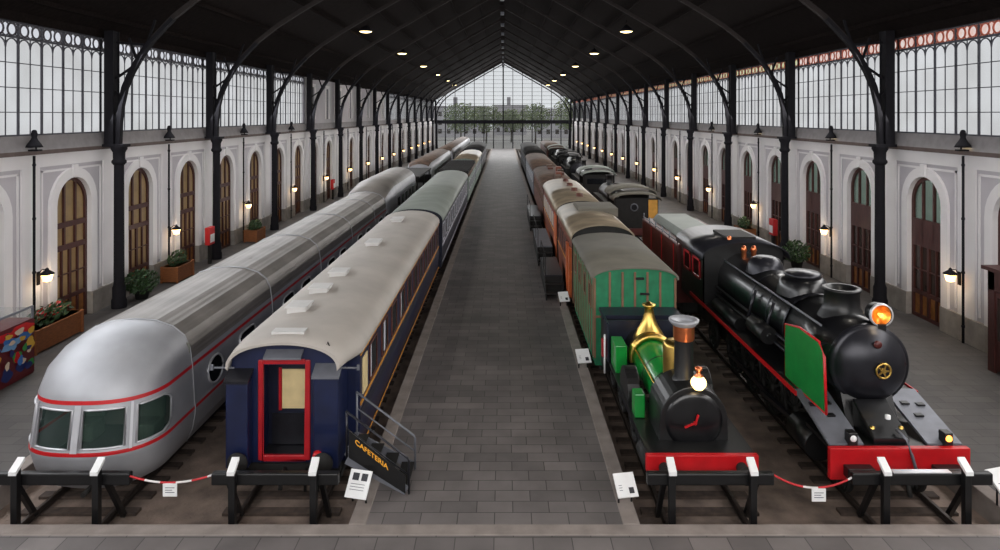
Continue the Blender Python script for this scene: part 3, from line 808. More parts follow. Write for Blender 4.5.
# vestibule end wall with its doorway
yA, yB = 15.78, 16.45
x0, x1 = XF - HV, XF + HV; d0, d1 = XF - .62, XF + .55
b = MB(); b.box(x0, d0, yA, yB, .28, 2.6).box(d1, x1, yA, yB, .28, 2.6).box(d0, d1, yA, yB, .28, .42)
n = 16
top = [(x0, 2.6)] + [(XF - HV * Cs(PI * i / n), 2.6 + .56 * S(PI * i / n) ** .8) for i in range(1, n)] + [(x1, 2.6)]
b.prism(top, 'y', yA, yB, 0)
b.build('end_wall', m_navy, t)
b = MB()
for a, c in ((d0 - .03, d0 + .09), (d1 - .09, d1 + .03)): b.box(a, c, yA - .04, yA + .05, .36, 2.72)
b.box(d0 + .09, d1 - .09, yA - .04, yA + .05, 2.62, 2.74).box(d0 + .09, d1 - .09, yA - .04, yA + .05, .36, .48)
b.build('door_frame', m_redframe, t, bevel=.02)
idr = MB().box(d0, d1, 16.38, 16.44, .42, 2.6).build('inner_door', m_navyd, t)
MB().box(XF - .28, XF + .32, 16.35, 16.39, 1.32, 2.28).build('blind', m_cream, idr)
MB().box(XF - .36, XF - .29, 16.34, 16.39, 1.28, 2.32).build('window_edge', m_redframe, idr)
MB().box(d0 + .1, d1 - .1, 16.33, 16.37, .46, 1.2).build('kick_plate', m_smoke, idr)
MB().box(d0, d1, yA - .02, 16.38, .40, .44).build('threshold', m_smoke, t)
for s, xa, xb, zt_ in ((-1, x0 - .02, x0 + .5, 2.3), (1, x1 - .56, x1 + .02, 2.42)):
    o = MB().box(xa, xb, yA - .3, yA, .3, zt_).build('corridor_bellows', m_navy, t, bevel=.03)
    b = MB(); b.prism([(yA - .36, zt_ - .02), (yA, zt_ + .16), (yA, zt_ + .22), (yA - .36, zt_ + .04)], 'x', xa - .03, xb + .03); b.build('bellows_cap', m_grey if s > 0 else m_smoke, o)
b = MB(); b.prism([(yA - .24, 2.8), (yA, 2.92), (yA, 2.97), (yA - .24, 2.85)], 'x', XF - .46, XF + .42); b.build('door_canopy', m_grey, t)
for s in (-1, 1):
    b = MB(); b.tube([(XF + s * 1.2, yA - .06, 2.55), (XF + s * 1.75, yA - .06, 2.55)], .025, 6)
    b.box(XF + s * 1.72 - .03, XF + s * 1.72 + .03, yA - .09, yA - .03, 2.5, 2.62); b.build('lamp_bracket', m_grey, t)
MB().tube([(XF + .95, yA - .02, 3.0), (XF + 1.0, yA - .06, 3.16), (XF + 1.08, yA - .02, 2.94)], .02, 6).build('grab_loop', m_dark, t)
MB().lathe([(0, -.12), (.1, -.1), (.11, 0)], (XF + .83, yA - .3, .62), 'y', 14).build('tail_lamp', m_red, t)
# roof, narrowed to the vestibule
rr = []
for y, c_, h_, z0, zz in ((15.5, XF, HV + .03, 2.62, 3.22), (15.9, XF + .02, HV + .1, 2.64, 3.26), (16.5, BC, hw + .06, 2.66, 3.32), (36.2, BC, hw + .06, 2.66, 3.32), (36.55, BC, hw + .02, 2.64, 3.28)):
    n = 24
    out = [(c_ - h_ * Cs(PI * i / n), y, z0 + (zz - z0) * S(PI * i / n) ** .8) for i in range(n + 1)]
    inn = [(c_ - (h_ - .05) * Cs(PI * i / n), y, z0 - .06 + (zz - z0) * S(PI * i / n) ** .8) for i in range(n, -1, -1)]
    rr.append(out + inn)
b = MB(); b.grid(rr, 0, True, True); b.face(rr[0]); b.face(rr[-1]); b.build('roof', m_whiteroof, t)
for vx, vy, l, w_ in ((-.46, 17.9, .62, .5), (-.42, 19.8, .6, .52), (-.36, 21.8, .6, .52), (-.22, 26.9, .9, .5), (-.2, 32.8, .9, .5)):
    b = MB(); b.box(BC + vx - w_ / 2, BC + vx + w_ / 2, vy - l / 2, vy + l / 2, 3.24, 3.42).box(BC + vx - w_ / 2 - .04, BC + vx + w_ / 2 + .04, vy - l / 2 - .04, vy + l / 2 + .04, 3.4, 3.45); b.build('roof_vent', m_vent, t, bevel=.015)
MB().box(XF - .42, XF + .36, 15.98, 16.3, 3.22, 3.31).build('roof_hatch', m_vent, t)
xs = BC + hw; w0 = None
for i in range(11):
    y = 18.1 + 1.72 * i
    if w0 is None:
        b = MB(); b.box(xs - .01, xs + .012, y - .45, y + .45, 1.55, 2.42)
        w0 = b.build('window', m_glassdark, t)
        b = MB()
        for a in (-.5, .45): b.box(xs, xs + .03, y + a, y + a + .05, 1.5, 2.47)
        b.box(xs, xs + .03, y - .5, y + .5, 1.5, 1.55).box(xs, xs + .03, y - .5, y + .5, 2.42, 2.47); b.build('window_frame', m_rustd, w0)
    else: part_copy(w0, 0, 1.72 * i, 0)
for y in (17.7, 19.42 + .35, 22.9): MB().box(xs + .012, xs + .02, y - .1, y + .12, 1.56, 2.41).build('curtain', m_curtain, t)
MB().box(xs, xs + .02, 16.75, 17.3, 1.5, 2.4).build('door_blind', m_cream, t)
for z, h in ((1.36, .075), (.24, .03), (2.56, .03)): MB().box(xs - .005, xs + .018, 16.5, 36.3, z - h / 2, z + h / 2).build('gold_line', m_gold, t)
MB().box(xs - .01, xs + .012, 16.48, 36.35, .98, 1.2).build('letter_panel', m_navyd, t)
b = MB(); b.box(BC - 1.15, BC + 1.15, 15.9, 36.2, -.12, 0).box(BC - .5, BC + .5, 23, 28, -.3, -.1); b.build('underframe', m_dark, t)
b = MB(); b.box(XF - 1.28, XF + 1.28, 15.7, 15.9, .08, .3); b.build('buffer_beam', m_dark, t)
for s in (-1, 1): buffer(t, XF + s * .98, 15.72, -1, z=.2 + .3, r=.24)
b = MB(); b.tube([(XF, 15.7, .2), (XF, 15.45, .12), (XF, 15.35, -.12)], .05, 8); b.box(XF - .4, XF + .1, 15.5, 15.6, -.06, .04); b.build('coupling', m_dark, t)
for q in (.5, .8): MB().tube([(XF + q, 15.72, .2), (XF + q + .02, 15.55, -.05), (XF + q, 15.62, -.29)], .035, 8).build('brake_hose', m_dark, t)
bogie(t, BC, 19.0); bogie(t, BC, 33.4)
coach('passenger_coach', 'dark blue coach with blue-grey roof coupled behind the whitewashed one', -4.72, 37.2, 62.5, 1.48, 0, 2.68, 3.35, m_navyd, m_greyroof, 1, 14, m_winblack, (1.5, 2.35), 1.0, mframe=m_curtain, lines=((1.25, .1, m_curtain), (.35, .06, m_curtain)))
coach('slatted_wagon', 'brown slat-roofed wagon with pale green side on the inner left track', -4.7, 64, 80, 1.5, .2, 2.6, 3.0, m_palegreen, m_brownroof, 1, 6, m_winblack, (1.2, 2.0), 1.2, mframe=m_curtain)
o = bpy.data.objects['slatted_wagon']; b = MB()
for k in range(10): b.box(-4.7 - 1.45, -4.7 + 1.45, 64.6 + 1.55 * k, 65.1 + 1.55 * k, 2.55, 3.16)
b.build('roof_slat', m_dark, o)
coach('tan_roof_coach', 'tan-roofed grey coach far along the inner left track', -4.7, 81, 101, 1.5, .1, 2.6, 3.3, m_palegreen, m_tanroof, 1, 9, m_winblack, (1.4, 2.2), 1.0, mframe=m_curtain)
coach('grey_coach', 'dark grey coach with pale window frames near the far gable, left of the walkway', -4.7, 103, 128, 1.5, .1, 2.7, 3.5, m_smoke, m_dark, 1, 9, m_winblack, (1.4, 2.2), 1.0, mframe=m_curtain)

# stairs up to the blue coach with the lettered panel
t = thing('access_stairs', 'grey metal stairs with handrails and black CAFETERIA panel beside blue coach', 'stairs', (-2.6, 15.5, 0))
xt, xb_, zt_ = -3.32, -1.98, .92
for s, y, nm in ((0, 14.95, 'near'), (1, 16.0, 'far')):
    b = MB(); b.beam([(xt, y, zt_ - .12), (xb_, y, .1)], .05, .2); b.build('stringer', m_grey, t)
    b = MB()
    b.tube([(xt - .02, y, zt_ + .95), (xb_ + .03, y, .82), (xb_ + .05, y, .76), (xb_ + .05, y, .02)], .026, 8)
    b.tube([(xt, y, zt_ + .56), (xb_ + .03, y, .46)], .018, 8)
    b.tube([(xt, y, .82), (xt, y, zt_ + .95)], .026, 8); b.build('handrail', m_grey if s else m_smoke, t)
for i in range(4):
    x = xt + .14 + .36 * i; z = zt_ - .05 - .22 * i
    MB().box(x - .14, x + .16, 14.97, 15.98, z - .03, z).build('step', m_dark, t)
b = MB(); b.box(xt - .05, xt + .05, 14.97, 15.98, zt_ - .06, zt_); b.build('landing_edge', m_grey, t)
b = MB(); ang = math.atan2(-(zt_ - .22), xb_ - xt)
y = 14.9
b.prism([(xt + .06, zt_ + .55), (xb_ - .02, .46), (xb_ - .02, .06), (xt + .06, zt_ - .06)], 'y', y - .012, y + .012); pn = b.build('sign_panel', m_black, t)
cu = bpy.data.curves.new('lettering', 'FONT'); cu.body = 'CAFETERIA'; cu.size = .25; cu.extrude = .006; cu.offset = .004
tmp = bpy.data.objects.new('tmp', cu); C.objects.link(tmp)
bpy.context.view_layer.update()
me = bpy.data.meshes.new_from_object(tmp.evaluated_get(bpy.context.evaluated_depsgraph_get()))
bpy.data.objects.remove(tmp)
me.materials.clear(); me.materials.append(m_letter)
lt = bpy.data.objects.new('lettering', me); C.objects.link(lt); lt.parent = pn
wid = max(v.co.x for v in me.vertices); sl = (.46 - (zt_ + .55)) / (xb_ - .02 - xt - .06)
k_ = .74 / wid
for v in me.vertices:
    x = v.co.x * k_; v.co = (x, -v.co.z, v.co.y * .62 + sl * x)
lt.location = Vector((xt + .2, y - .014, zt_ + .26)) - ORG[pn.name]

# ------------------------------------------------------------------ little green and black engine (inner right track)
GC = 4.62
t = thing('tender_engine', 'small green and black steam engine with brass dome and copper-topped chimney', 'locomotive', (GC, 17, RT))
b = MB(); b.box(GC - 1.25, GC + 1.25, 14.86, 15.0, .55, .92); b.build('buffer_beam', m_red, t, bevel=.01)
for s in (-1, 1):
    buffer(t, GC + s * .86, 14.87, -1, z=.66, r=.2)
b = MB()
for s in (-1, 1): b.box(GC + s * .66 - .05, GC + s * .66 + .05, 14.98, 20.8, .25, .86)
b.box(GC - .7, GC + .7, 15.0, 15.1, .2, .6); b.build('frame', m_dark, t)
b = MB()
for s in (-1, 1):
    xa, xb = sorted((GC + s * .62, GC + s * 1.2)); b.box(xa, xb, 15.0, 20.9, .86, .92)
b.box(GC - .62, GC + .62, 15.0, 15.75, .86, .92); b.build('running_board', m_black, t)
# smokebox with a squared saddle, rounded above
zc = 1.38; r = .79
n = 20
out = [(GC - r * 1.02, .9), (GC - r, zc)] + [(GC - r * Cs(PI * i / n), zc + r * S(PI * i / n)) for i in range(1, n)] + [(GC + r, zc), (GC + r * 1.02, .9)]
b = MB(); b.prism(out, 'y', 15.55, 16.75); b.build('smokebox', m_black, t, bevel=.025)
b = MB(); b.lathe([(.0, -.1), (.3, -.085), (.56, -.05), (.66, -.015), (.68, .02)], (GC, 15.55, zc), 'y', 32); d = b.build('smokebox_door', m_blackm, t)
b = MB(); b.tube([(GC, 15.53, zc), (GC, 15.42, zc)], .045, 10); b.beam([(GC - .24, 15.44, zc - .1), (GC, 15.44, zc)], .04, .04, 0, (0, 1, 0)); b.beam([(GC, 15.41, zc), (GC + .06, 15.41, zc + .2)], .04, .04, 0, (0, 1, 0)); b.build('door_handle', m_red, d)
b = MB(); b.beam([(GC + .2, 15.545, zc - .06), (GC + .66, 15.58, zc - .03)], .05, .03, 0, (0, 0, 1)); b.box(GC + .62, GC + .7, 15.58, 15.66, zc - .12, zc + .1); b.build('hinge_strap', m_smoke, d)
b = MB(); b.lathe([(.37, 1.98), (.3, 2.06), (.23, 2.2), (.225, 3.08)], (GC - .06, 16.2, 0), n=24); ch = b.build('chimney', m_black, t)
b = MB(); b.lathe([(.235, 3.06), (.25, 3.1), (.25, 3.36), (.27, 3.42)], (GC - .06, 16.2, 0), n=24); b.build('copper_band', m_copper, ch)
b = MB(); b.lathe([(.27, 3.41), (.35, 3.5), (.36, 3.55), (.3, 3.56), (.2, 3.5), (.19, 3.3), (0, 3.3)], (GC - .06, 16.2, 0), n=24); b.build('chimney_lip', m_silver, ch)
# lamp on the smokebox front
lp = MB().lathe([(.12, 2.1), (.1, 2.13), (.06, 2.16)], (GC + .1, 15.62, 0), n=14).build('lamp_base', m_black, t)
MB().lathe([(0, -.18), (.1, -.15), (.17, -.06), (.18, 0), (.17, .06), (.1, .15), (0, .18)], (GC + .1, 15.52, 2.28), n=18).build('lamp_globe', m_globeglow, lp)
MB().lathe([(.1, .14), (.11, .17), (.05, .2), (.06, .27), (.09, .3), (.08, .36), (0, .38)], (GC + .1, 15.52, 2.28), n=14).build('lamp_top', m_copper, lp)
point('engine_lamp_light', (GC + .1, 15.2, 2.35), 6)
# boiler
zb_ = 1.22
b = MB(); b.lathe([(.56, 16.75), (.57, 16.8), (.57, 20.0)], (GC, 0, zb_), 'y', 32); b.build('boiler', m_locogreen, t)
for y in (17.55, 18.6): MB().lathe([(.573, y - .04), (.58, y), (.573, y + .04)], (GC, 0, zb_), 'y', 32).build('boiler_band', m_black, t)
b = MB(); b.tube([(GC - .52, 17.0, zb_ + .32), (GC - .52, 19.9, zb_ + .32)], .025, 8); b.build('handrail', m_brass, t)
b = MB(); b.lathe([(.36, 1.5), (.36, 2.5), (.33, 2.58), (.2, 2.62), (0, 2.62)], (GC + .1, 17.45, 0), n=24); b.build('brass_dome', m_brass, t)
# firebox, brass ring and trumpet dome
out = [(GC - .64, .86), (GC - .64, zb_)] + [(GC - .64 * Cs(PI * i / n), zb_ + .64 * S(PI * i / n)) for i in range(1, n)] + [(GC + .64, zb_), (GC + .64, .86)]
b = MB(); b.prism(out, 'y', 20.0, 21.0); b.build('firebox', m_black, t)
b = MB(); rr = []
for i in range(21):
    a = PI * 1.12 * i / 20 - PI * .06
    rr.append([(GC - q * Cs(a), y, zb_ + .04 + q * S(a)) for q, y in ((.56, 19.85), (.68, 19.85), (.72, 19.95), (.72, 20.12), (.56, 20.12))])
b.grid(rr, 0, True, True); b.build('firebox_ring', m_brass, t)
b = MB(); b.lathe([(.5, 1.62), (.47, 1.74), (.38, 1.9), (.28, 2.06), (.2, 2.24), (.145, 2.46), (.13, 2.6), (.2, 2.66), (.21, 2.71), (.1, 2.73), (.05, 2.78), (.0, 2.8)], (GC + .02, 20.45, 0), n=28); b.build('trumpet_dome', m_brass, t)
# splashers and wheels
for s in (-1, 1):
    xo, xi = GC + s * 1.14, GC + s * .8
    for y, r_, nm in ((18.3, .66, 'splasher'),):
        m_ = 14; zz = .86
        P = [(y - r_ * Cs(PI * i / m_), zz + r_ * 1.15 * S(PI * i / m_)) for i in range(m_ + 1)]
        MB().prism(P, 'x', min(xo, xi), max(xo, xi)).build(nm, m_black, t, bevel=.02)
    MB().box(min(xo, xi), max(xo, xi), 19.62, 20.5, .9, 1.72).build('sandbox', m_locogreen, t, bevel=.03)
    if s < 0: MB().box(GC + s * 1.02 - .13, GC + s * 1.02 + .13, 16.7, 17.1, .92, 1.52).build('lubricator_box', m_locogreen, t, bevel=.03)
    for y, r_ in ((16.3, .5), (18.2, .74), (20.0, .74)): wheel_mesh(GC + s * .84, y, r_).build('wheel', m_dark, t)
    b = MB(); b.beam([(GC + s * 1.0, 16.1, .35), (GC + s * 1.0, 18.2, .41), (GC + s * 1.0, 20.0, .41)], .06, .12, 0, (1, 0, 0)); b.build('coupling_rod', m_smoke, t)
    b = MB(); b.cyl((GC + s * .98, 15.3, .45), (GC + s * .98, 16.2, .45), .24, n=18); b.build('cylinder', m_dark, t)
# cab sheets and tender
b = MB()
for s in (-1, 1): b.box(GC + s * 1.2 - .03, GC + s * 1.2 + .03, 20.6, 21.4, .9, 2.05)
b.box(GC - 1.2, GC + 1.2, 20.98, 21.03, 1.0, 2.05); b.build('weatherboard', m_navyd, t)
tend = b = MB(); b.box(GC - 1.2, GC + 1.2, 21.4, 22.2, .3, 1.98); o = b.build('tender_tank', m_black, t)
b = MB(); b.box(GC - 1.26, GC + 1.26, 21.34, 22.26, 1.98, 2.1).box(GC - 1.26, GC - 1.2, 20.6, 21.4, 2.05, 2.1).box(GC + 1.2, GC + 1.26, 20.6, 21.4, 2.05, 2.1); b.build('tank_rim', m_navyd, o)
for s in (-1, 1): wheel_mesh(GC + s * .84, 21.7, .5).build('wheel', m_dark, t)
for y in (20.7,): MB().tube([(GC - 1.3, y, .5), (GC - 1.3, y, 1.7)], .03, 8).build('grab_rail', m_white, t)
MB().box(GC - 1.36, GC - 1.24, 20.85, 21.0, .95, 1.5).build('tool_rack', m_redframe, t)

# green coach and the rust-coloured ones behind it
gcc = coach('green_coach', 'short green coach with olive battens and plain canvas roof behind the brass-domed engine', GC, 22.55, 29.0, 1.4, .05, 3.0, 3.4, m_coachgreen, m_canvas, -1, 4, m_winblack, (1.9, 2.6), .6,
            mframe=m_oliveline, bog=True, buf=False, battens=(m_oliveline, 10))
y = 22.55; b = MB()
for x in (-1.36, -.85, -.42, 0, .42, .85, 1.36): b.box(GC + x - .035, GC + x + .035, y - .03, y, .3, 3.0 + (.2 if abs(x) < 1 else 0))
b.box(GC - 1.4, GC + 1.4, y - .035, y, 1.66, 1.73); b.build('end_batten', m_oliveline, gcc)
MB().tube([(GC + .15, y - .16, 2.5), (GC + .45, y - .16, 2.5)], .04, 8).build('end_lamp_iron', m_dark, gcc)
MB().box(GC + .02, GC + .3, y - .08, y, 2.95, 3.02).build('end_step', m_dark, gcc)
o = coach('rust_coach', 'rust-red barrel-roofed coach coupled behind the green one', GC, 29.9, 37.6, 1.38, .1, 2.95, 3.62, m_rust, m_tanroof, -1, 6, m_winblack, (1.7, 2.5), .62, mframe=m_rustd, mend=m_dark,
          lines=((1.45, .06, m_gold),))
MB().box(GC - .6, GC + 1.42, 34.2, 36.8, 3.3, 3.72).build('raised_roof', m_canvas, o)
for y in (30.0, 31.2): MB().box(GC - 1.5, GC - 1.38, y, y + .5, .3, 2.5).build('end_door', m_orange, o)
o = coach('orange_coach', 'orange-brown coach with shiny curved roof and pale window frames', GC, 38.3, 51.0, 1.38, .1, 2.95, 3.66, m_rust, m_tanroof, -1, 9, m_cream, (1.7, 2.4), .6, mframe=m_curtain, mend=m_dark,
          lines=((1.45, .08, m_gold), (.5, .06, m_orange)))
MB().box(GC - 1.43, GC - 1.385, 38.5, 40.2, .3, 2.7).build('end_door', m_orange, o)
for q in range(4): MB().lathe([(0, .16), (.2, .14), (.22, -.1)], (GC + .1, 40 + 3 * q, 3.68), n=12).build('roof_vent', m_rustd, o)
o = coach('brown_wagon', 'brown junk-roofed wagon behind the orange-brown coach', GC, 52, 68, 1.38, .1, 2.8, 3.3, m_rustd, m_brownroof, -1, 8, m_winblack, (1.6, 2.3), .8, mframe=m_oliveline)
for q in range(8):
    x = random.uniform(-.8, .6); MB().box(GC + x, GC + x + .5, 52.8 + 1.9 * q, 53.9 + 1.9 * q, 3.1, 3.45 + .1 * (q % 3)).build('roof_box', [m_rustd, m_brownroof, m_rust][q % 3], o)
coach('grey_wagon', 'grey coach with silvery flank beyond the brown junk-roofed wagon', GC, 69.5, 92, 1.4, .1, 2.7, 3.3, m_grey, m_brownroof, -1, 9, m_winblack, (1.5, 2.2), .9, mframe=m_silvlight)
coach('dark_wagon', 'dark coach nearest the far gable on the inner right track', GC, 94, 122, 1.4, .1, 2.9, 3.6, m_dark, m_dark, -1, 9, m_winblack, (1.5, 2.2), .9, mframe=m_grey)

# ------------------------------------------------------------------ big black engine (far right track)
KC = 9.02
t = thing('steam_locomotive', 'big black steam engine with lit headlight and green red-edged smoke deflector', 'locomotive', (KC, 20, RT))
b = MB(); b.box(KC - 1.56, KC + 1.56, 14.86, 15.0, .38, 1.08); b.build('buffer_beam', m_red, t, bevel=.015)
for s in (-1, 1):
    b = MB(); b.box(KC + s * .98 - .3, KC + s * .98 + .3, 14.62, 14.86, .5, .74); b.build('buffer_box', m_black, t, bevel=.02)
b = MB(); b.box(KC - 1.5, KC + 1.5, 15.0, 16.2, .98, 1.06).box(KC - .7, KC - .6, 15.0, 28, .2, 1.0).box(KC + .6, KC + .7, 15.0, 28, .2, 1.0); b.build('frame', m_black, t)
zB = 2.42
b = MB(); b.lathe([(0, -.34), (.25, -.32), (.5, -.25), (.72, -.13), (.86, 0), (.9, .05), (.96, .06), (.97, .12), (.97, .2)], (KC + .08, 16.2, zB), 'y', 40); d = b.build('smokebox_door', m_smoke, t)
b = MB(); b.lathe([(.17, -.03), (.2, 0), (.17, .03), (.14, 0), (.17, -.03)], (KC + .16, 15.8, zB + .02), 'y', 24)
for k in range(5):
    a = 2 * PI * k / 5; b.beam([(KC + .16, 15.8, zB + .02), (KC + .16 + .17 * Cs(a), 15.8, zB + .02 + .17 * S(a))], .03, .03)
b.cyl((KC + .16, 15.78, zB + .02), (KC + .16, 15.92, zB + .02), .06, n=12); b.build('door_wheel', m_brass, d)
for x, z in ((.02, .6), (.74, .05)): MB().lathe([(0, -.03), (.09, -.02), (.09, .03)], (KC + .08 + x, 15.93 + .25 * (abs(x) > .5), zB + z), 'y', 12).build('number_plate', m_maroon, d)
b = MB(); b.cyl((KC + .08, 16.4, zB), (KC + .08, 18.9, zB), .97, .97, 40); b.build('smokebox', m_blackm, t)
b = MB(); b.lathe([(.99, 18.9), (.99, 19.1), (1.0, 22.0), (1.03, 24.6)], (KC + .08, 0, zB), 'y', 40); b.build('boiler', m_blackm, t)
for y in (18.95, 20.2, 21.5, 22.9): MB().lathe([(1.0, y - .05), (1.018, y), (1.0, y + .05)], (KC + .08, 0, zB), 'y', 40).build('boiler_band', m_smoke, t)
b = MB(); b.lathe([(.6, 3.2), (.5, 3.38), (.44, 3.5), (.43, 3.86), (.47, 3.9), (.47, 3.96), (.36, 3.96), (.34, 3.6), (0, 3.6)], (KC + .08, 17.6, 0), n=28); b.build('chimney', m_black, t)
# headlight
lp = MB().lathe([(.16, .42), (.24, .3), (.27, .1), (.28, -.02), (.25, -.02), (.2, .16), (0, .2)], (KC + .38, 16.3, 3.62), 'y', 24).build('headlight', m_black, t)
MB().lathe([(.25, -.035), (.285, -.035), (.29, .03), (.27, .04), (.25, .0)], (KC + .38, 16.29, 3.62), 'y', 24).build('headlight_rim', m_silvlight, lp)
MB().lathe([(0, .14), (.12, .11), (.2, .05), (.255, -.01)], (KC + .38, 16.3, 3.62), 'y', 24).build('reflector', m_reflector, lp)
MB().lathe([(0, -.06), (.04, -.05), (.06, 0), (.04, .08), (.03, .14)], (KC + .4, 16.32, 3.6), 'y', 14).build('bulb', m_headglow, lp)
MB().box(KC + .28, KC + .48, 16.25, 16.65, 3.22, 3.4).build('headlight_bracket', m_black, lp)
point('headlight_beam', (KC + .38, 16.05, 3.62), 5)
# domes, pipes and fittings along the top
b = MB(); b.lathe([(.74, 3.2), (.7, 3.4), (.64, 3.62), (.54, 3.72), (.3, 3.77), (0, 3.78)], (KC + .04, 19.8, 0), n=28); b.build('sand_dome', m_blackm, t)
b = MB(); b.lathe([(.5, 3.74), (.54, 3.78), (.46, 3.86), (0, 3.9)], (KC + .04, 19.8, 0), n=24); b.build('dome_lid', m_smoke, t)
b = MB(); b.lathe([(.62, 3.2), (.56, 3.5), (.46, 3.66), (.3, 3.74), (0, 3.76)], (KC - .02, 22.5, 0), n=28); b.build('steam_dome', m_smoke, t)
b = MB()
for x in (-.2, .15): b.lathe([(.09, 3.3), (.09, 3.6), (.12, 3.64), (.06, 3.8), (0, 3.82)], (KC + x, 24.0, 0), n=12)
b.build('safety_valve', m_copper, t)
b = MB(); b.lathe([(.04, 3.3), (.04, 3.66), (.08, 3.7), (.08, 3.95), (.03, 4.0)], (KC - .42, 24.9, 0), n=12); b.build('whistle', m_copper, t)
for z, x in ((2.2, .99), (1.95, 1.02)):
    b = MB(); b.tube([(KC + .08 - x - .06, 17.2, z), (KC + .08 - x - .1, 24.5, z)], .05, 8); b.build('side_pipe', m_smoke, t)
b = MB(); b.tube([(KC - .75, 17.0, 3.15), (KC - .78, 24.4, 3.2)], .03, 8); b.build('handrail', m_grey, t)
for y in (19.6, 21.0): MB().tube([(KC - .9, y, 3.0), (KC - 1.06, y, 2.5), (KC - 1.16, y + .1, 1.9)], .045, 8).build('sand_pipe', m_smoke, t)
b = MB(); b.cyl((KC - 1.2, 19.2, 2.15), (KC - 1.2, 20.4, 2.15), .25, n=18); b.cyl((KC - 1.2, 19.1, 2.15), (KC - 1.2, 20.5, 2.15), .08, n=10); b.build('air_pump', m_black, t)
b = MB(); b.cyl((KC - 1.15, 21.6, 1.72), (KC - 1.15, 24.0, 1.72), .22, n=18); b.build('air_reservoir', m_black, t)
# running boards with a red edge
for s in (-1, 1):
    xa, xb = sorted((KC + s * .7, KC + s * 1.52)); 
    MB().box(xa, xb, 16.75, 24.6, 1.5, 1.56).build('running_board', m_black, t)
    xa, xb = sorted((KC + s * 1.5, KC + s * 1.535)); MB().box(xa, xb, 16.7, 26.2, 1.48, 1.6).build('red_edge', m_red, t)
    # sloping step plate down to the beam
    x0, x1 = sorted((KC + s * .72, KC + s * 1.5))
    b = MB(); b.prism([(16.85, 1.54), (15.05, 1.04), (15.05, 1.1), (16.8, 1.62)], 'x', x0, x1); pl = b.build('step_plate', m_grey, t)
    for xx, yy in ((.95, 16.3), (1.3, 16.25), (1.05, 15.9)):
        z = 1.1 + (yy - 15.05) / 1.75 * .52
        MB().box(KC + s * xx - .09, KC + s * xx + .09, yy - .07, yy + .07, z - .01, z + .03).build('foot_hole', m_black, pl)
    # cylinders, wheels and rods
    MB().cyl((KC + s * 1.2, 16.1, .52), (KC + s * 1.2, 17.2, .52), .36, n=22).build('cylinder', m_black, t)
    wheel_mesh(KC + s * .84, 15.75, .4).build('wheel', m_dark, t)
    for y in (18.2, 19.8, 21.4, 23.0): wheel_mesh(KC + s * .84, y, .78, spokes=14).build('driving_wheel', m_dark, t)
    wheel_mesh(KC + s * .84, 25.4, .5).build('wheel', m_dark, t)
    b = MB(); b.beam([(KC + s * 1.06, 18.2, .3), (KC + s * 1.06, 23.0, .3)], .07, .14, 0, (1, 0, 0)); b.beam([(KC + s * 1.2, 17.2, .5), (KC + s * 1.2, 19.8, .3)], .07, .12, 0, (1, 0, 0)); b.build('coupling_rod', m_smoke, t)
# saddle, steam chest apron and front fittings
b = MB(); b.prism([(15.95, 1.06), (16.3, 1.8), (18.4, 1.8), (18.4, 1.0)], 'x', KC - .62, KC + .62); b.build('saddle', m_black, t)
b = MB(); b.prism([(15.1, 1.06), (15.1, 1.2), (16.05, 1.7), (16.05, 1.06)], 'x', KC - .46, KC + .36); b.build('valve_cover', m_blackm, t, bevel=.03)
b = MB(); b.tube([(KC + .1, 15.2, 1.35), (KC + .18, 14.92, 1.25), (KC + .22, 14.8, .95), (KC + .3, 14.76, .62), (KC + .34, 14.86, .5)], .035, 8); b.build('brake_hose', m_grey, t)
for x, mm in ((-.98, m_white), (1.16, m_headglow)):
    o = MB().box(KC + x - .1, KC + x + .1, 14.98, 15.2, 1.06, 1.36).build('marker_lamp', m_black, t, bevel=.02)
    MB().lathe([(0, -.04), (.06, -.03), (.075, 0)], (KC + x, 14.98, 1.24), 'y', 14).build('lamp_lens', mm, o)
for x, z in ((-.36, 1.36), (.0, 1.62), (.3, 1.36)): MB().lathe([(0, .1), (.06, .08), (.06, 0)], (KC + x, 15.35, z - .1), n=10).build('oil_cup', m_white if x == 0 else m_brass, t)
b = MB(); b.tube([(KC, 14.86, .5), (KC, 14.6, .46), (KC, 14.5, .2)], .05, 8); b.build('coupling_hook', m_dark, t)
# smoke deflector on the near side
xd = KC - 1.34
P = [(15.5, 1.56), (17.75, 1.56), (17.75, 2.95), (16.9, 3.12), (15.85, 3.12), (15.6, 2.85)]
b = MB(); b.prism(P, 'x', xd - .015, xd + .015); df = b.build('smoke_deflector', m_defgreen, t)
b = MB(); b.tube([(xd, y, z) for y, z in P + [P[0]]], .032, 6); b.build('deflector_edge', m_red, df)
MB().beam([(xd, 16.6, 2.7), (KC - .8, 16.6, 2.85)], .05, .05).build('stay', m_black, df)
# cab
cab = MB(); n = 14
b = MB()
for s in (-1, 1):
    xo = KC + s * 1.48
    for y0, y1, z0, z1 in ((24.6, 27.6, 1.3, 2.35), (24.6, 24.95, 2.35, 3.1), (25.95, 26.25, 2.35, 3.1), (27.2, 27.6, 2.35, 3.1), (24.6, 27.6, 3.1, 3.3)):
        b.box(min(xo, xo - s * .04), max(xo, xo - s * .04), y0, y1, z0, z1)
b.prism([(KC - 1.48, 1.3), (KC - 1.48, 3.3)] + [(KC - 1.48 * Cs(PI * i / n), 3.3 + .55 * S(PI * i / n) ** .8) for i in range(1, n)] + [(KC + 1.48, 3.3), (KC + 1.48, 1.3)], 'y', 24.6, 24.66)
cb = b.build('cab', m_black, t)
for y0, y1 in ((24.95, 25.95), (26.25, 27.2)):
    xo = KC - 1.49; b = MB()
    for a, c, d_, e in ((y0, y0 + .1, 2.35, 3.1), (y1 - .1, y1, 2.35, 3.1), (y0, y1, 2.35, 2.43), (y0, y1, 3.02, 3.1)): b.box(xo - .03, xo, a, c, d_, e)
    b.build('cab_window_frame', m_redframe, cb)
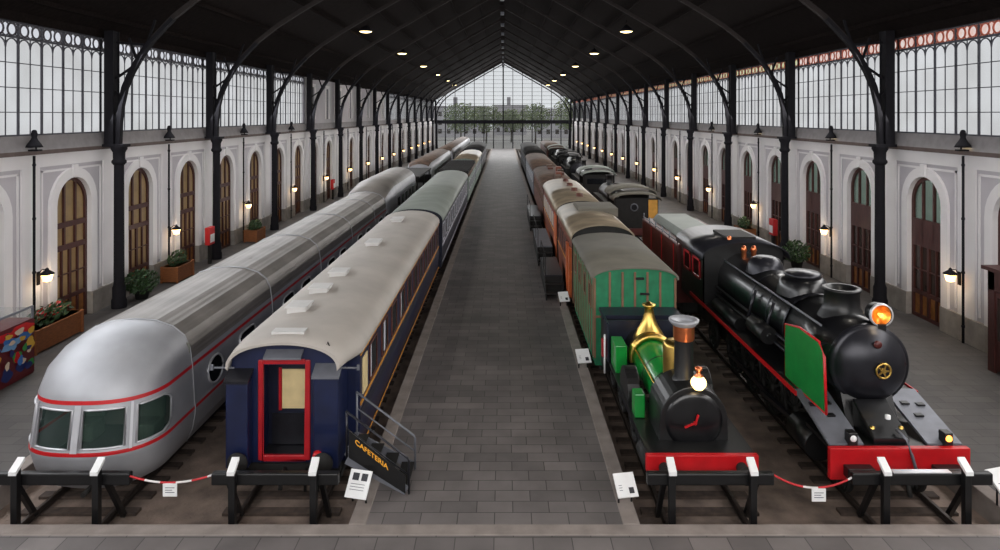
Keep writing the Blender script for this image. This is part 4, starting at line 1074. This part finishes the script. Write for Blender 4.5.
b = MB(); rr = []
for y in (24.3, 28.1):
    out = [(KC - 1.6 * Cs(PI * i / 20), y, 3.26 + .62 * S(PI * i / 20) ** .8) for i in range(21)]
    rr.append(out + [(x, y, z - .05) for x, y, z in out[::-1]])
b.grid(rr, 0, True, True); b.face(rr[0]); b.face(rr[1]); rf = b.build('cab_roof', m_smoke, cb)
MB().box(KC - .5, KC + .6, 25.0, 26.6, 3.84, 3.94).build('roof_vent', m_dark, rf)
# its tender
tn = thing('tender', 'maroon tender with pale cover coupled behind the big black engine', 'tender', (KC, 31.5, RT))
b = MB(); b.box(KC - 1.45, KC + 1.45, 28.4, 35.6, .5, 3.0); b.build('tank', m_maroon, tn, bevel=.04)
b = MB(); b.prism([(KC - 1.0, 3.0), (KC - .75, 3.3), (KC + .75, 3.3), (KC + 1.0, 3.0)], 'y', 30.2, 35.2); b.build('cover', m_greyroof, tn)
b = MB(); b.tube([(KC - 1.4, 28.5, 3.1), (KC - 1.4, 35.5, 3.1)], .03, 8)
for k in range(6): b.cyl((KC - 1.4, 28.6 + 1.36 * k, 2.98), (KC - 1.4, 28.6 + 1.36 * k, 3.3), .03, n=8)
b.build('rail', m_grey, tn)
for k in range(3): MB().box(KC - 1.47, KC - 1.44, 29 + 2.2 * k, 29.08 + 2.2 * k, .6, 2.9).build('seam', m_red, tn)
MB().box(KC - 1.2, KC + 1.2, 28.4, 35.6, .1, .52).build('underframe', m_dark, tn)
bogie(tn, KC, 30.2); bogie(tn, KC, 33.8)

# dark engines beyond the tender
def tank_engine(label, cx, y0, y1, roof, panel, cab_first=True, rb=.85):
    t = thing('tank_engine', label, 'locomotive', (cx, y0, RT), 'dark engines beyond the big black one')
    ca, cb_ = (y0, y0 + 3.2) if cab_first else (y1 - 3.2, y1)
    b = MB(); b.box(cx - 1.4, cx + 1.4, y0, y1, .4, .95); b.build('frame', m_dark, t)
    b = MB(); n = 14
    for s in (-1, 1):
        b.box(cx + s * 1.42 - .04, cx + s * 1.42 + .04, ca, cb_, .95, 2.0).box(cx + s * 1.42 - .04, cx + s * 1.42 + .04, ca, ca + .3, 2.0, 2.9).box(cx + s * 1.42 - .04, cx + s * 1.42 + .04, cb_ - .3, cb_, 2.0, 2.9)
    b.box(cx - 1.42, cx + 1.42, ca, ca + .06, .95, 2.95).box(cx - 1.42, cx + 1.42, cb_ - .06, cb_, .95, 2.95); cb = b.build('cab', m_dark, t)
    for x in ((-.15,) if panel else ()):
        b = MB(); b.lathe([(.2, -.04), (.27, -.04), (.27, .01)], (cx + x, ca, 2.35), 'y', 18); b.lathe([(0, -.01), (.2, -.01)], (cx + x, ca, 2.35), 'y', 18, 1); b.build('porthole', [m_grey, m_winblack], cb)
    if not panel: MB().box(cx - 1.1, cx + 1.1, ca - .02, ca, 2.1, 2.6).build('cab_window', m_winblack, cb)
    if panel: MB().box(cx + .8, cx + 1.4, ca - .05, ca, 1.3, 2.85).build('side_panel', panel, cb)
    for k, (dz, da, db) in enumerate(((0, -.35, 1.4), (.3, 1.0, cb_ - ca + .3))):
        rr = []
        for y in (ca + da, ca + db):
            out = [(cx - 1.6 * Cs(PI * i / 18), y, 2.88 + dz * .6 + (.45 + .1 * k) * S(PI * i / 18) ** .8) for i in range(19)]
            rr.append(out + [(x, yy, z - .07) for x, yy, z in out[::-1]])
        b = MB(); b.grid(rr, 0, True, True); b.face(rr[0]); b.face(rr[1]); b.build('cab_roof', roof, cb)
    ba, bb = (cb_, y1 - .4) if cab_first else (y0 + .4, ca)
    b = MB(); b.cyl((cx, ba, 1.95), (cx, bb, 1.95), rb, n=28); b.build('boiler', m_blackm, t)
    fy = bb if cab_first else ba
    b = MB(); b.lathe([(0, -.2), (rb * .5, -.15), (rb * .85, 0), (rb * .98, .03)], (cx, fy, 1.95), 'y', 28); b.build('smokebox_door', m_smoke, t)
    b = MB(); yc = fy + (-1 if cab_first else 1) * .8; b.lathe([(.4, 2.6), (.26, 2.85), (.24, 3.4), (.34, 3.5), (.3, 3.52), (.2, 3.4)], (cx, yc, 0), n=18); b.build('chimney', m_black, t)
    b = MB(); b.lathe([(.45, 2.6), (.42, 3.0), (.25, 3.2), (0, 3.24)], (cx, (ba + bb) / 2, 0), n=18); b.build('dome', m_black, t)
    for s in (-1, 1):
        MB().box(min(cx + s * .9, cx + s * 1.42), max(cx + s * .9, cx + s * 1.42), ba + .2, bb - 1.2, .95, 2.1).build('side_tank', m_dark, t)
        for q in range(4): wheel_mesh(cx + s * .84, y0 + 1.2 + (y1 - y0 - 2.4) * q / 3, .6).build('wheel', m_dark, t)
    MB().box(cx - 1.4, cx + 1.4, y0 - .12, y0, .5, .95).build('buffer_beam', m_maroon, t)
    for s in (-1, 1): buffer(t, cx + s * .95, y0 - .1, -1, z=.7, r=.2)
    return t
o = tank_engine('dark engine with twin pale cab roofs and a yellow panel behind the maroon tender', KC, 44.5, 57, m_canvas, m_yellow)
MB().lathe([(0, -.1), (.16, -.06), (.2, .05)], (KC - 1.1, 45.6, 3.05), 'y', 14).build('roof_lamp', m_white, o)
tank_engine('black engine with pale cab roof edge, second beyond the maroon tender', KC, 62, 75, m_greyroof, None)
tank_engine('black engine showing its round smokebox, third beyond the maroon tender', KC, 79, 92, m_dark, None, False, 1.0)
tank_engine('black engine farthest down the outer right track', KC, 97, 111, m_greyroof, None, False, 1.0)
coach('brown_van', 'brown van beyond the last black engine on the outer right track', KC, 114, 135, 1.45, .1, 2.8, 3.4, m_rustd, m_brownroof, -1, 6, m_winblack, (1.6, 2.3), .8, mframe=m_oliveline)

# ------------------------------------------------------------------ buffer stops
BS = [(-9.3, 'black buffer stop with white post tops before the silver observation car'), (-4.7, 'black buffer stop with white post tops before the blue coach'),
      (4.62, 'black buffer stop with white post tops before the little green engine'), (9.15, 'black buffer stop with white post tops before the big black engine')]
def buffer_stop(cx, label, beam=1.5):
    t = thing('buffer_stop', label, 'buffer stop', (cx, 14.25, -.52), 'black buffer stops at the track ends')
    for s in (-1, 1):
        x = cx + s * .86
        b = MB(); b.box(x - .07, x + .07, 14.1, 14.24, -.52, .98)
        o = b.build('post', m_black, t, bevel=.012)
        b = MB(); b.prism([(14.06, .9), (14.34, 1.08), (14.34, 1.16), (14.06, .98)], 'x', x - .08, x + .08)
        b.build('post_top', m_white, o)
        b = MB(); x += s * .13; b.beam([(x, 14.33, .62), (x, 14.95, -.46)], .1, .1, 0, (1, 0, 0)); b.build('brace', m_black, t)
    MB().box(cx - beam, cx + beam, 14.26, 14.42, .58, .84).build('beam', m_black, t, bevel=.03)
    return t
buffer_stop(*BS[0]); 
for c in BS[1:]: buffer_stop(*c, 1.36 if c[0] < 9 else 1.5)
MB().box(9.15 - .62, 9.15 + .62, 14.27, 14.41, .84, .86).build('beam_plate', m_silvlight, bpy.data.objects['buffer_stop.003'])

# ------------------------------------------------------------------ rope barriers, notices, planters and other small things
def rope(label, A, B, sag, nseg=16, cols=(0, 1)):
    pts = []
    for i in range(nseg + 1):
        f = i / nseg; p = Vector(A).lerp(Vector(B), f); p.z -= sag * 4 * f * (1 - f); pts.append(p)
    b = MB(); b.tube(pts, .022, 8, mats=lambda i, j: cols[(i // 3) % len(cols)])
    o = b.build('barrier_rope', [m_rope_r, m_rope_w], org=A); tag(o, label, 'rope', 'sagging barrier ropes')
    return pts
p1 = rope('red and white rope sagging between silver car and blue coach buffer stops', (-7.83, 14.3, .78), (-6.03, 14.3, .8), .16)
p2 = rope('red and white rope sagging between the two engine buffer stops', (5.96, 14.32, .8), (7.68, 14.32, .74), .26, 16, (0, 0, 1))
def hang_sign(p, label):
    b = MB(); b.box(p.x - .15, p.x + .15, p.y - .05, p.y - .03, p.z - .27, p.z - .0)
    o = b.build('hanging_notice', m_white, org=p); tag(o, label, 'sign', 'small white notices on the ropes')
    b = MB()
    for k in range(3): b.box(p.x - .1, p.x + .1 - .05 * (k % 2), p.y - .053, p.y - .05, p.z - .09 - .05 * k, p.z - .075 - .05 * k)
    b.build('print_lines', m_grey, o)
hang_sign(p1[8], 'small white notice hanging on the rope left of the blue coach')
hang_sign(p2[9], 'small white notice hanging on the rope between the engines')
def info_panel(x, y, zc, w_, h_, rot, tilt, label, feet=-.52, photos=True):
    t = thing('info_panel', label, 'sign', (x, y, feet), 'tilted white information panels')
    t.rotation_euler = (0, 0, rot)
    def P(u, v, d=0): return (x + u, y + v * S(tilt) + d * Cs(tilt) * -1, zc + v * Cs(tilt) + d * S(tilt))
    b = MB()
    def slab(u0, u1, v0, v1, d0, d1, m=0):
        c = [P(u, v, d) for d in (d0, d1) for v in (v0, v1) for u in (u0, u1)]
        for q in ((0, 2, 3, 1), (4, 5, 7, 6), (0, 1, 5, 4), (2, 6, 7, 3), (0, 4, 6, 2), (1, 3, 7, 5)): b.face([c[i] for i in q], m)
    slab(-w_ / 2, w_ / 2, -h_ / 2, h_ / 2, -.02, .02); o = b.build('board', m_white, t)
    if photos:
        b = MB(); slab(-w_ * .34, -w_ * .04, h_ * .12, h_ * .38, .02, .026); slab(w_ * .08, w_ * .36, h_ * .12, h_ * .38, .02, .026); b.build('picture', m_ink, o)
    else:
        b = MB(); slab(w_ * .1, w_ * .34, -h_ * .36, -h_ * .12, .02, .026); b.build('picture', m_ink, o)
    b = MB()
    for k in range(3): slab(-w_ * .36, w_ * (.3 - .5 * (not photos)), -h_ * (.02 + .1 * k), -h_ * (.0 + .1 * k), .02, .024)
    b.build('text_lines', m_grey, o)
    for s in (-1, 1):
        MB().cyl((x + s * w_ * .32, y + .03, feet), (x + s * w_ * .32, y + .03, zc + .02), .022, n=8).build('leg', m_dark, t)
    return t
info_panel(-2.98, 14.62, .42, .5, .56, R(-14), R(38), 'white panel with two dark pictures below the coach stairs', feet=.015)
info_panel(2.86, 14.62, .4, .46, .5, R(10), R(48), 'white panel at the walkway corner beside the little green engine', feet=.015, photos=False)
info_panel(2.86, 22.4, .42, .46, .5, R(10), R(48), 'white panel at the walkway edge beside the green coach', feet=.015, photos=False)
info_panel(2.86, 29.7, .42, .46, .5, R(10), R(48), 'white panel at the walkway edge beside the rust-red coach', feet=.015, photos=False)
info_panel(11.12, 14.55, .5, .62, .6, R(16), R(48), 'white panel at the right edge beside the black engine buffer stop', feet=.015, photos=False)

# steel access platforms on the walkway edge
def access_platform(y0, y1, h, label, light):
    t = thing('access_platform', label, 'platform', (2.45, y0, 0), 'access platforms along the right walkway edge')
    x0, x1 = 2.12, 2.98
    MB().box(x0, x1, y0 + .9, y1, h - .07, h).build('deck', light, t)
    for k in range(2): MB().box(x0, x1, y0 + .45 * k, y0 + .45 * k + .5, h * (k + 1) / 3 - .05, h * (k + 1) / 3).build('step', m_dark, t)
    MB().box(x0 + .02, x1 - .02, y0 + .92, y1 - .02, .02, h - .07).build('skirt', m_dark, t)
    for s, x in ((-1, x0 + .03), (1, x1 - .03)):
        b = MB(); b.prism([(y0, 0), (y0 + .9, h - .1), (y0 + .9, 0)], 'x', x - .03, x + .03); b.build('side_cheek', m_dark, t)
    b = MB()
    for y in (y0 + .95, (y0 + y1) / 2, y1 - .05): b.cyl((x0 + .04, y, h), (x0 + .04, y, h + .9), .022, n=8)
    b.tube([(x0 + .04, y0 + .95, h + .9), (x0 + .04, y1 - .05, h + .9)], .022, 8); b.build('handrail', m_dark, t)
access_platform(30.6, 35.5, .95, 'nearest dark steel access platform, beside the rust-red coach', m_smoke)
access_platform(37.6, 44.5, .95, 'second dark steel access platform, beside the front of the orange-brown coach', m_grey)
access_platform(49, 56, .95, 'third dark steel access platform, beside the brown junk-roofed wagon', m_smoke)

def planter(x, y, lx, ly, h, label, plant_h, n=260, flowers=False, group='planters along the walls'):
    t = thing('planter', label, 'planter', (x, y, 0), group)
    b = MB(); b.box(x - lx / 2, x + lx / 2, y - ly / 2, y + ly / 2, .04, h)
    for sx in (-1, 1):
        for sy in (-1, 1): b.box(x + sx * lx / 2 - .05, x + sx * lx / 2 + .05, y + sy * ly / 2 - .05, y + sy * ly / 2 + .05, 0, h + .03)
    b.box(x - lx / 2 - .04, x + lx / 2 + .04, y - ly / 2 - .04, y + ly / 2 + .04, h - .06, h)
    b.build('box', m_wood, t, bevel=.012)
    b = MB(); leaf_cloud(b, (x, y, h + plant_h * .4), lx * .5, ly * .5, plant_h * .6, n, .1); b.build('foliage', m_leaf, t)
    if flowers:
        b = MB(); leaf_cloud(b, (x, y, h + plant_h * .6), lx * .42, ly * .42, plant_h * .4, 50, .07); b.build('flowers', m_red, t)
planter(-16.75, 24.9, .8, 2.6, .85, 'large wooden planter with red flowers beside the colourful booth', .6, flowers=True)
planter(-16.7, 34.6, .8, 1.7, .8, 'wooden planter with a green plant below the second left lantern', .7)
planter(-16.7, 45.3, .8, 1.5, .8, 'wooden planter below the third left lantern, behind the red hydrant box', .6)
planter(16.7, 45.8, .8, 1.7, .8, 'wooden planter below the third right lantern', .7)
def bush(x, y, r, h, label):
    t = thing('potted_bush', label, 'plant', (x, y, 0), 'dark green bushes in pots by the walls')
    b = MB(); b.lathe([(.0, .02), (.26, .02), (.34, .4), (.38, .42), (.38, .47), (.3, .47), (0, .42)], (x, y, 0), n=18); b.build('pot', m_dark, t)
    b = MB(); leaf_cloud(b, (x, y, h * .6), r, r, h * .42, 700, .1); b.build('foliage', m_leaf, t)
    b = MB(); b.tube([(x, y, .42), (x + .03, y, h * .5)], .05, 6); b.build('stem', m_bark, t)
bush(-16.55, 30.9, .75, 1.35, 'dark green bush in a pot left of the second arched door')
bush(16.5, 37.2, .8, 1.5, 'dark green bush in a pot by the right wall behind the black engine')
def hydrant(x, y, z, s, label):
    t = thing('hydrant_box', label, 'fire box', (x, y, z - .5), 'red fire hydrant boxes')
    b = MB(); b.box(x - .14, x + .14, y - .35, y + .35, z - .5, z + .5); b.build('case', m_extred, t, bevel=.03)
    xs_ = x - s * .145; MB().box(min(xs_, xs_ - s * .015), max(xs_, xs_ - s * .015), y - .26, y + .26, z - .36, z + .1).build('door', m_white, t)
    MB().box(x - .08, x + .08, y - .1, y + .1, 0, z - .5).build('pedestal', m_dark, t)
hydrant(-16.62, 38.2, 1.6, -1, 'red hydrant box beside the second left iron column'); hydrant(-17.1, 67.5, 1.5, -1, 'small red hydrant box far down the left wall')
hydrant(17.05, 41.8, 1.5, 1, 'red hydrant box beside the right wall behind the black engine'); hydrant(17.1, 60.6, 1.5, 1, 'small red hydrant box farther along the right wall')

# colourful booth at the left edge
t = thing('display_booth', 'colourful painted booth with glass top at the left edge, beside the wooden planter', 'booth', (-15.9, 20, 0))
x0, x1, y0, y1 = -16.6, -15.35, 16.4, 22.1
b = MB(); b.box(x0, x1, y0, y1, 0, 1.8); b.build('cabinet', m_mural['maroon'], t)
b = MB(); xf = x1 + .012
rs = random.Random(11)
b.face([(xf, y0, .04), (xf, y1, .04), (xf, y1, 1.77), (xf, y0, 1.77)], 0)
names = ['red', 'blue', 'green', 'yellow', 'navy', 'sky', 'cream']
def blob(y, z, ry, rz, m, d): 
    ph = rs.uniform(0, 6)
    b.face([(xf + d, y + ry * (1 + .22 * S(3 * a + ph)) * Cs(a), min(1.76, max(.05, z + rz * (1 + .2 * Cs(2 * a + ph)) * S(a)))) for a in [2 * PI * q / 16 for q in range(16)]], m)
dd = .002
for y in (21.6, 20.7, 19.8, 18.9, 18, 17.1):
    for z, ry, rz, mi in ((1.62, .5, .14, 1), (1.56, .42, .12, 1), (1.3, .4, .13, 2), (1.22, .3, .1, 6), (.95, .24, .2, 4), (.85, .22, .2, 3), (.8, .2, .16, 1), (.42, .26, .2, 5), (.55, .16, .1, 7), (.3, .2, .12, 3)):
        dd += .0006; blob(y + rs.uniform(-.4, .3), z + rs.uniform(-.08, .08), ry * rs.uniform(.7, 1.1), rz, mi, dd)
for _ in range(46):
    dd += .0006; blob(rs.uniform(16.7, 21.9), rs.uniform(.2, 1.6), rs.uniform(.08, .2), rs.uniform(.06, .16), rs.randint(1, 7), dd)
b.build('painted_panel', [m_mural['maroon']] + [m_mural[n_] for n_ in names], t)
b = MB()
for y in (y0 + .04, (y0 + y1) / 2, y1 - .03):
    for x in (x0 + .04, x1 - .03): b.box(x - .03, x + .03, y - .03, y + .03, 0, 2.2)
for x in (x0 + .04, x1 - .03): b.box(x - .03, x + .03, y0, y1, 2.15, 2.21)
b.build('frame', m_grey, t)
b = MB(); b.box(x1 - .035, x1 - .025, y0 + .06, y1 - .06, 1.81, 2.15).box(x0 + .06, x1 - .06, y1 - .035, y1 - .025, 1.81, 2.15); b.build('glass', m_clear, t)
# wooden porch around the nearest right door
t = thing('wooden_porch', 'dark wooden porch cabin around a door at the right edge', 'porch', (16.9, 21.6, 0))
x0, x1, y0, y1, h = 16.4, 17.38, 19.6, 22.3, 3.35
b = MB()
for y in (y0, y1): b.box(x0, x1, y - .05, y + .05, 0, h)
for a, c in ((y0, y0 + .3), (y1 - .3, y1)): b.box(x0 - .05, x0 + .05, a, c, 0, h)
b.box(x0 - .05, x0 + .05, y0, y1, 2.7, h); b.build('walls', m_doorwood, t)
MB().box(x0 - .18, x1, y0 - .14, y1 + .14, h, h + .12).build('cornice', m_doorwood, t)
b = MB()
for a in (y0 + .3, (y0 + y1) / 2): 
    b.box(x0 - .02, x0 + .03, a + .04, a + 1.08, .1, 2.66)
b.build('door_leaf', m_doorwood, t)
b = MB()
for a in (y0 + .3, (y0 + y1) / 2):
    b.box(x0 - .03, x0 - .02, a + .18, a + .94, 1.1, 2.5)
b.build('door_pane', m_darkpane, t)
b = MB()
b.box(x0 - .04, x0 - .03, y1 - .26, y1 - .04, .2, 1.0).box(x0 + .3, x1 - .3, y1 + .05, y1 + .06, .2, 1.0); b.build('panel', m_doorpanel, t)

# structure custom property on anything of the setting still unmarked
for o in bpy.data.objects:
    if o.parent is None and o.type in ('MESH', 'EMPTY') and 'label' not in o.keys() and 'kind' not in o.keys(): o['kind'] = 'structure'
